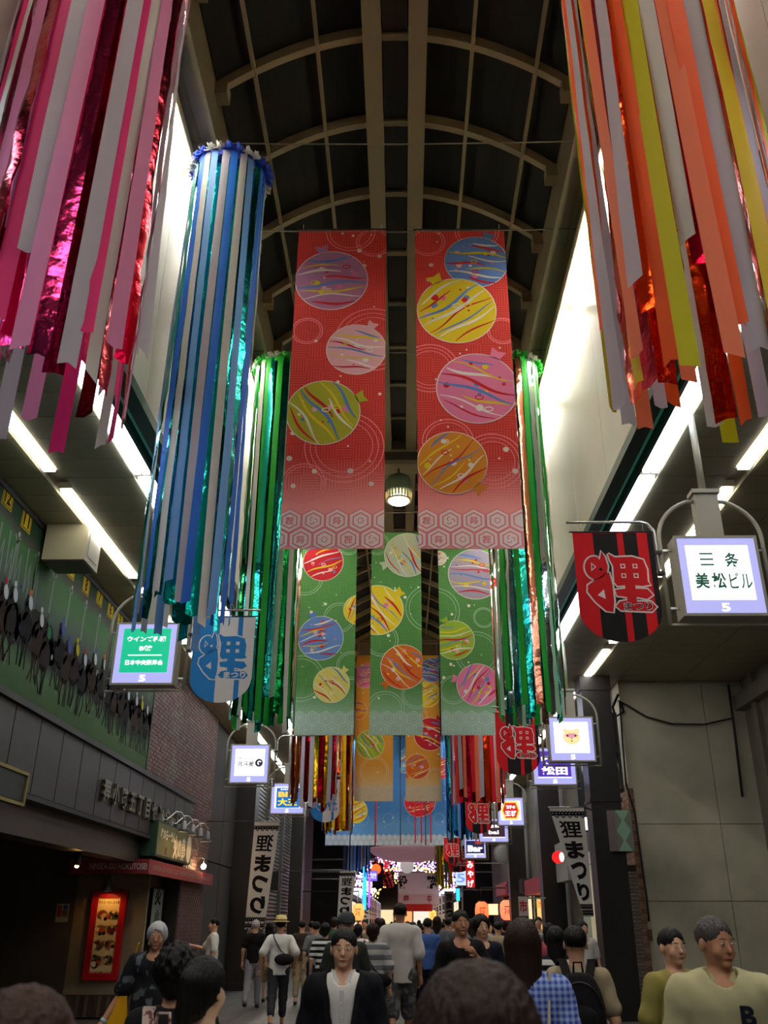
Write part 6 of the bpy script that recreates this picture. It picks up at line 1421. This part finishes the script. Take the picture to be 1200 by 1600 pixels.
# 6 pointing man by the shop
person('man in a white T-shirt reaching out beside the ramen shop', px_x(333, 18.5), 18.5, 1.66, rz=pi/2*-1+.2, legs=ST, arms=(((-.22, -.16, 1.18), (-.2, -.42, 1.24)), ((.235, .04, 1.12), (.25, -.05, .88))), top=dict(mat=wht, sleeve=.4), bottom=dict(type='t', mat=blk_))
# 7 walkers on the left
person('bald old man in a black vest and grey trousers walking away, left', px_x(399, 20.5), 20.5, 1.66, rz=BACK, legs=W1, hair=('thin', HG), top=dict(mat=blk_, sleeve=.3), bottom=dict(type='t', mat=fab('pale grey', (130, 130, 140))))
person('woman in a grey top and knee shorts just right of the bald man', px_x(421, 22), 22, 1.60, rz=BACK, legs=W2, hair=('long', HB), top=dict(mat=gry, sleeve=.3), bottom=dict(type='s', mat=kha, to=.5), skin='c')
m8 = person('man in a straw hat, white shirt and dark cropped trousers walking away', px_x(438, 16.6), 16.6, 1.68, rz=BACK+.1, legs=W1, hair=('short', HB), arms=(((-.30, .06, 1.14), (-.27, -.03, .92)), ((.30, .05, 1.14), (.33, -.02, .90))), top=dict(mat=wht, sleeve=.40, hem=.84, g=.022), bottom=dict(type='t', mat=fab('charcoal', (44, 44, 48)), to=.82), extras=hat('straw', M('straw', (206, 186, 116), .8, bump=.4, bscale=90), M('hat band dark', (90, 74, 40), .7)), skin='b')
def sling(w, label, mat, side=1, z=1.0, yb=.17, size=(.17, .06, .09), strap=None):
    b = empty('sling_bag', world(w, (0, 0, 0)), w.rotation_euler[2], label, 'bag'); b.scale = w.scale
    c = v3(side*-.09, yb, z); fn = lambda P: s_ell(P, c, v3(*size)); inst('bag_body', sdf_mesh('bag_body', fn, c-v3(.22, .1, .2), c+v3(.22, .1, .2), .012, mat), (0, 0, 0), b)
    MB().tube([(side*-.16, yb-.01, z+.03), (side*-.02, .145, z+.14), (side*.10, .125, z+.33), (side*.125, .06, 1.475-.0), (side*.09, -.07, 1.44), (side*-.05, -.15, 1.2), (side*-.18, -.06, z+.02)], .01, rect=(.032, .01)).build('strap', strap or mat, b); return b
sling(m8, 'black waist bag slung across the back of the straw hat man', blk_, 1, 1.06)
person('person in a dark brown T-shirt and khaki cropped trousers, left of centre', px_x(472, 21.5), 21.5, 1.62, rz=BACK, legs=ST, top=dict(mat=fab('brown', (58, 48, 42)), sleeve=.36), bottom=dict(type='t', mat=kha, to=.86))
person('woman in a black and white striped shirt behind the suited man', px_x(508, 17), 17, 1.60, rz=BACK, legs=W2, hair=('bob', HB), top=dict(mat=stripes('stripe', (22, 22, 26), (208, 208, 204), .1), sleeve=.36), bottom=dict(type='t', mat=nvy))
person('person in a grey top left of the striped shirt', px_x(494, 20), 20, 1.62, rz=BACK, legs=W1, hair=('short', HB), top=dict(mat=gry, sleeve=.36), bottom=dict(type='t', mat=nvy))
person('man in a dark cap facing the camera behind the suited man', px_x(541, 10.5), 10.5, 1.66, rz=.2, face=True, legs=ST, hair=('short', HG), top=dict(mat=fab('dark olive', (50, 52, 48)), sleeve=.36), bottom=dict(type='t', mat=blk_), extras=hat('cap', fab('cap grey', (64, 66, 70))), skin='b')
person('woman in a white flowered T-shirt between the cap and the grey stripes', px_x(559, 18), 18, 1.58, rz=BACK, legs=W1, hair=('bob', HB), top=dict(mat=blotch('red white', (214, 210, 206), (190, 50, 60), 9, .6), sleeve=.4), bottom=dict(type='t', mat=gry))
m13 = person('woman in a wide grey striped top with a shoulder bag, walking away', px_x(582, 13), 13, 1.60, rz=BACK+.1, legs=W2, hair=('bob', HBR), top=dict(mat=stripes('wide stripe', (184, 182, 178), (108, 110, 116), .13), sleeve=.4, g=.03), bottom=dict(type='t', mat=nvy))
sling(m13, 'black shoulder bag on the woman in grey stripes', blk_, 1, .98)
person('tall man in a light T-shirt and patterned shorts walking away, centre', px_x(625, 13.4), 13.4, 1.86, rz=BACK, legs=W1, build=1.1, arms=(((-.24, .05, 1.12), (-.25, -.05, .88)), ((.25, .06, 1.12), (.27, -.04, .88))), hair=('short', HB), top=dict(mat=fab('light grey tee', (196, 192, 186)), sleeve=.44, g=.028, hem=.82), bottom=dict(type='s', mat=blotch('camo', (70, 70, 72), (112, 110, 106), 16), to=.52, g=.03), skin='b', near=True)
person('man in a blue shirt walking away right of the tall man', px_x(668, 17.5), 17.5, 1.68, rz=BACK, legs=W2, top=dict(mat=fab('blue', (60, 90, 150)), sleeve=.4), bottom=dict(type='t', mat=nvy))
person('person in a black top just right of the tall man', px_x(645, 18.5), 18.5, 1.62, rz=BACK, legs=W1, top=dict(mat=blk_, sleeve=.4), bottom=dict(type='t', mat=blk_))
person('laughing man in a black shirt with his hand raised to his chest, facing the camera', px_x(721, 9.6), 9.6, 1.70, rz=.1, face=True, near=True, legs=ST, head=(.1, -.02), arms=(((-.235, .04, 1.12), (-.24, -.05, .88)), ((.27, -.02, 1.16), (.09, -.21, 1.33))), top=dict(mat=blk_, sleeve=.42, neck=.085), bottom=dict(type='t', mat=blk_), skin='b')
person('young man in black behind the laughing man, facing the camera', px_x(753, 10.4), 10.4, 1.66, rz=.25, face=True, near=True, legs=ST, hair=('bushy', HB), top=dict(mat=nvy, sleeve=.42), bottom=dict(type='t', mat=blk_))
w19 = person('woman with very long dark hair in a blue gingham blouse, seen from behind', px_x(818, 4.9), 4.9, 1.605, rz=BACK-.1, near=True, legs=ST, hair=('long', HBR), top=dict(mat=stripes('gingham', (150, 168, 214), (50, 74, 160), .03, .5, 'XZ'), sleeve=.75, g=.028), bottom=dict(type='skirt', mat=nvy), skin='c')
b = sling(w19, 'cream chain handbag on the woman in gingham', fab('cream bag', (186, 170, 142)), -1, .86, .2, (.12, .05, .09), fab('cream strap', (196, 182, 156)))
w20 = person('woman in a beige top with her black hair up, seen from behind', px_x(900, 6.6), 6.6, 1.57, rz=BACK-.15, near=True, legs=ST, hair=('short', HB), top=dict(mat=fab('beige', (150, 136, 112)), sleeve=.36), bottom=dict(type='t', mat=nvy))
backpack(w20, 'black backpack on the woman in beige', blk_, blk_, z=1.0, wd=.27)
person('woman with long dark hair and a striped top beyond the gingham blouse', px_x(868, 9.2), 9.2, 1.58, rz=BACK, legs=W1, hair=('long', HB), top=dict(mat=stripes('stripe', (22, 22, 26), (208, 208, 204), .1), sleeve=.38), bottom=dict(type='t', mat=nvy))
person('person in a white shirt facing the camera far right of the gingham hair', px_x(912, 16), 16, 1.60, rz=.2, face=True, legs=ST, top=dict(mat=wht, sleeve=.38), bottom=dict(type='t', mat=gry), hair=('short', HB))
person('woman in a pinkish top beside the right column', px_x(858, 14), 14, 1.60, rz=BACK, legs=W2, hair=('long', HB), top=dict(mat=fab('rose', (150, 70, 80)), sleeve=.36), bottom=dict(type='t', mat=nvy))
# right edge
def letterB(root, up, Hi, arms, sh_):
    P = Print(lambda u, v, d: tuple(up(v3(u, -.128-d, v))), (-1, 1, 0, 3), .012); P.text('B', .085, 1.29, h=.09, w=.07, m=nvy, bold=.04); o = P.build(root)
    MB().bar(up(v3(0, -.128, 1.0)), up(v3(0, -.128, 1.36)), .025, .006).build('placket', fab('polo', (176, 170, 132)), root)
person('elderly man in a pale olive polo shirt facing the camera at the right edge', px_x(1122, 4.7), 4.7, 1.615, rz=-.15, near=True, face=True, legs=ST, head=(.5, .05), build=1.12, hair=('thin', hairmat('hair dark grey', (70, 66, 66))), skin='b', top=dict(mat=fab('polo', (176, 170, 132)), sleeve=.46, g=.03, collar=fab('polo', (176, 170, 132))), bottom=dict(type='t', mat=nvy), extras=letterB)
person('person in a dull yellow shirt half behind the elderly man at right', px_x(1052, 6.2), 6.2, 1.56, rz=.3, near=True, face=True, legs=ST, hair=('short', HB), top=dict(mat=fab('dull yellow', (140, 130, 70)), sleeve=.4), bottom=dict(type='t', mat=nvy))
# the crowd further on: prototypes copied with their parts
rr = random.Random(21)
tops = [('white', wht), ('black', blk_), ('grey', gry), ('navy', nvy), ('blue', fab('blue', (60, 90, 150))), ('red', fab('dark red', (130, 40, 44))), ('beige', fab('beige', (150, 136, 112))), ('green', fab('dull green', (70, 100, 76)))]
protos = []
for i, (hs, lg) in enumerate((('short', W1), ('bob', W2), ('long', W1), ('short', W2))):
    protos.append(person('distant walker in a white top farthest left of the near crowd' if i == 0 else 'distant walker number', 0, 30, 1.66, rz=BACK, legs=lg, hair=(hs, HB), top=dict(mat=wht, sleeve=.38), bottom=dict(type='t', mat=nvy)))
spots = [(487, 25), (522, 24), (534, 27), (549, 23), (570, 26), (596, 21), (608, 26), (637, 23), (652, 28), (660, 33), (683, 22), (692, 27), (700, 23), (708, 31), (738, 20), (765, 24), (778, 19), (787, 25), (795, 30), (830, 18), (842, 22), (571, 32), (590, 35), (603, 40), (618, 36), (641, 38), (655, 44), (672, 40), (686, 37), (704, 42), (722, 34), (745, 36), (598, 50), (612, 55), (646, 52), (664, 58), (680, 50), (628, 48)]
def descr(px, Y):
    ref = [(487, 'left of the suited man'), (549, 'above the suited man'), (596, 'left of the tall man'), (652, 'right of the tall man'), (700, 'near the blue shirt'), (765, 'right of the laughing man'), (840, 'behind the gingham blouse')]
    return min(ref, key=lambda r: abs(r[0]-px))[1]
seen = {}
for i, (px, Y) in enumerate(spots):
    pr = protos[i % 4]
    if i < 4: r_ = pr
    else:
        r_ = pr.copy(); COL.objects.link(r_)
        for ch in pr.children:
            c_ = ch.copy(); COL.objects.link(c_); c_.parent = r_
    tn, tm = tops[rr.randrange(len(tops))]
    r_.location = (px_x(px, Y), Y, 0); s = rr.uniform(1.54, 1.76)/1.72; r_.scale = (s, s, s); fc = rr.random() < .35; r_.rotation_euler[2] = rr.uniform(-.3, .3)+(0 if fc else pi)
    for ch in r_.children:
        if ch.name.startswith('shirt'): ch.material_slots[0].link = 'OBJECT'; ch.material_slots[0].material = tm
        if ch.name.startswith('hair') and rr.random() < .25: ch.material_slots[0].link = 'OBJECT'; ch.material_slots[0].material = HBR
    dn = 'far' if Y > 34 else ('middle distance' if Y > 25 else 'mid-street')
    base = '%s pedestrian in a %s top %s, %s' % (dn, tn, 'facing us' if fc else 'walking away', descr(px, Y))
    n_ = seen.get(base, 0); seen[base] = n_+1
    r_['label'] = base if n_ == 0 else base+', '+['', 'a second one', 'a third one', 'a fourth one', 'a fifth one'][n_]
    r_['group'] = 'crowd down the street'
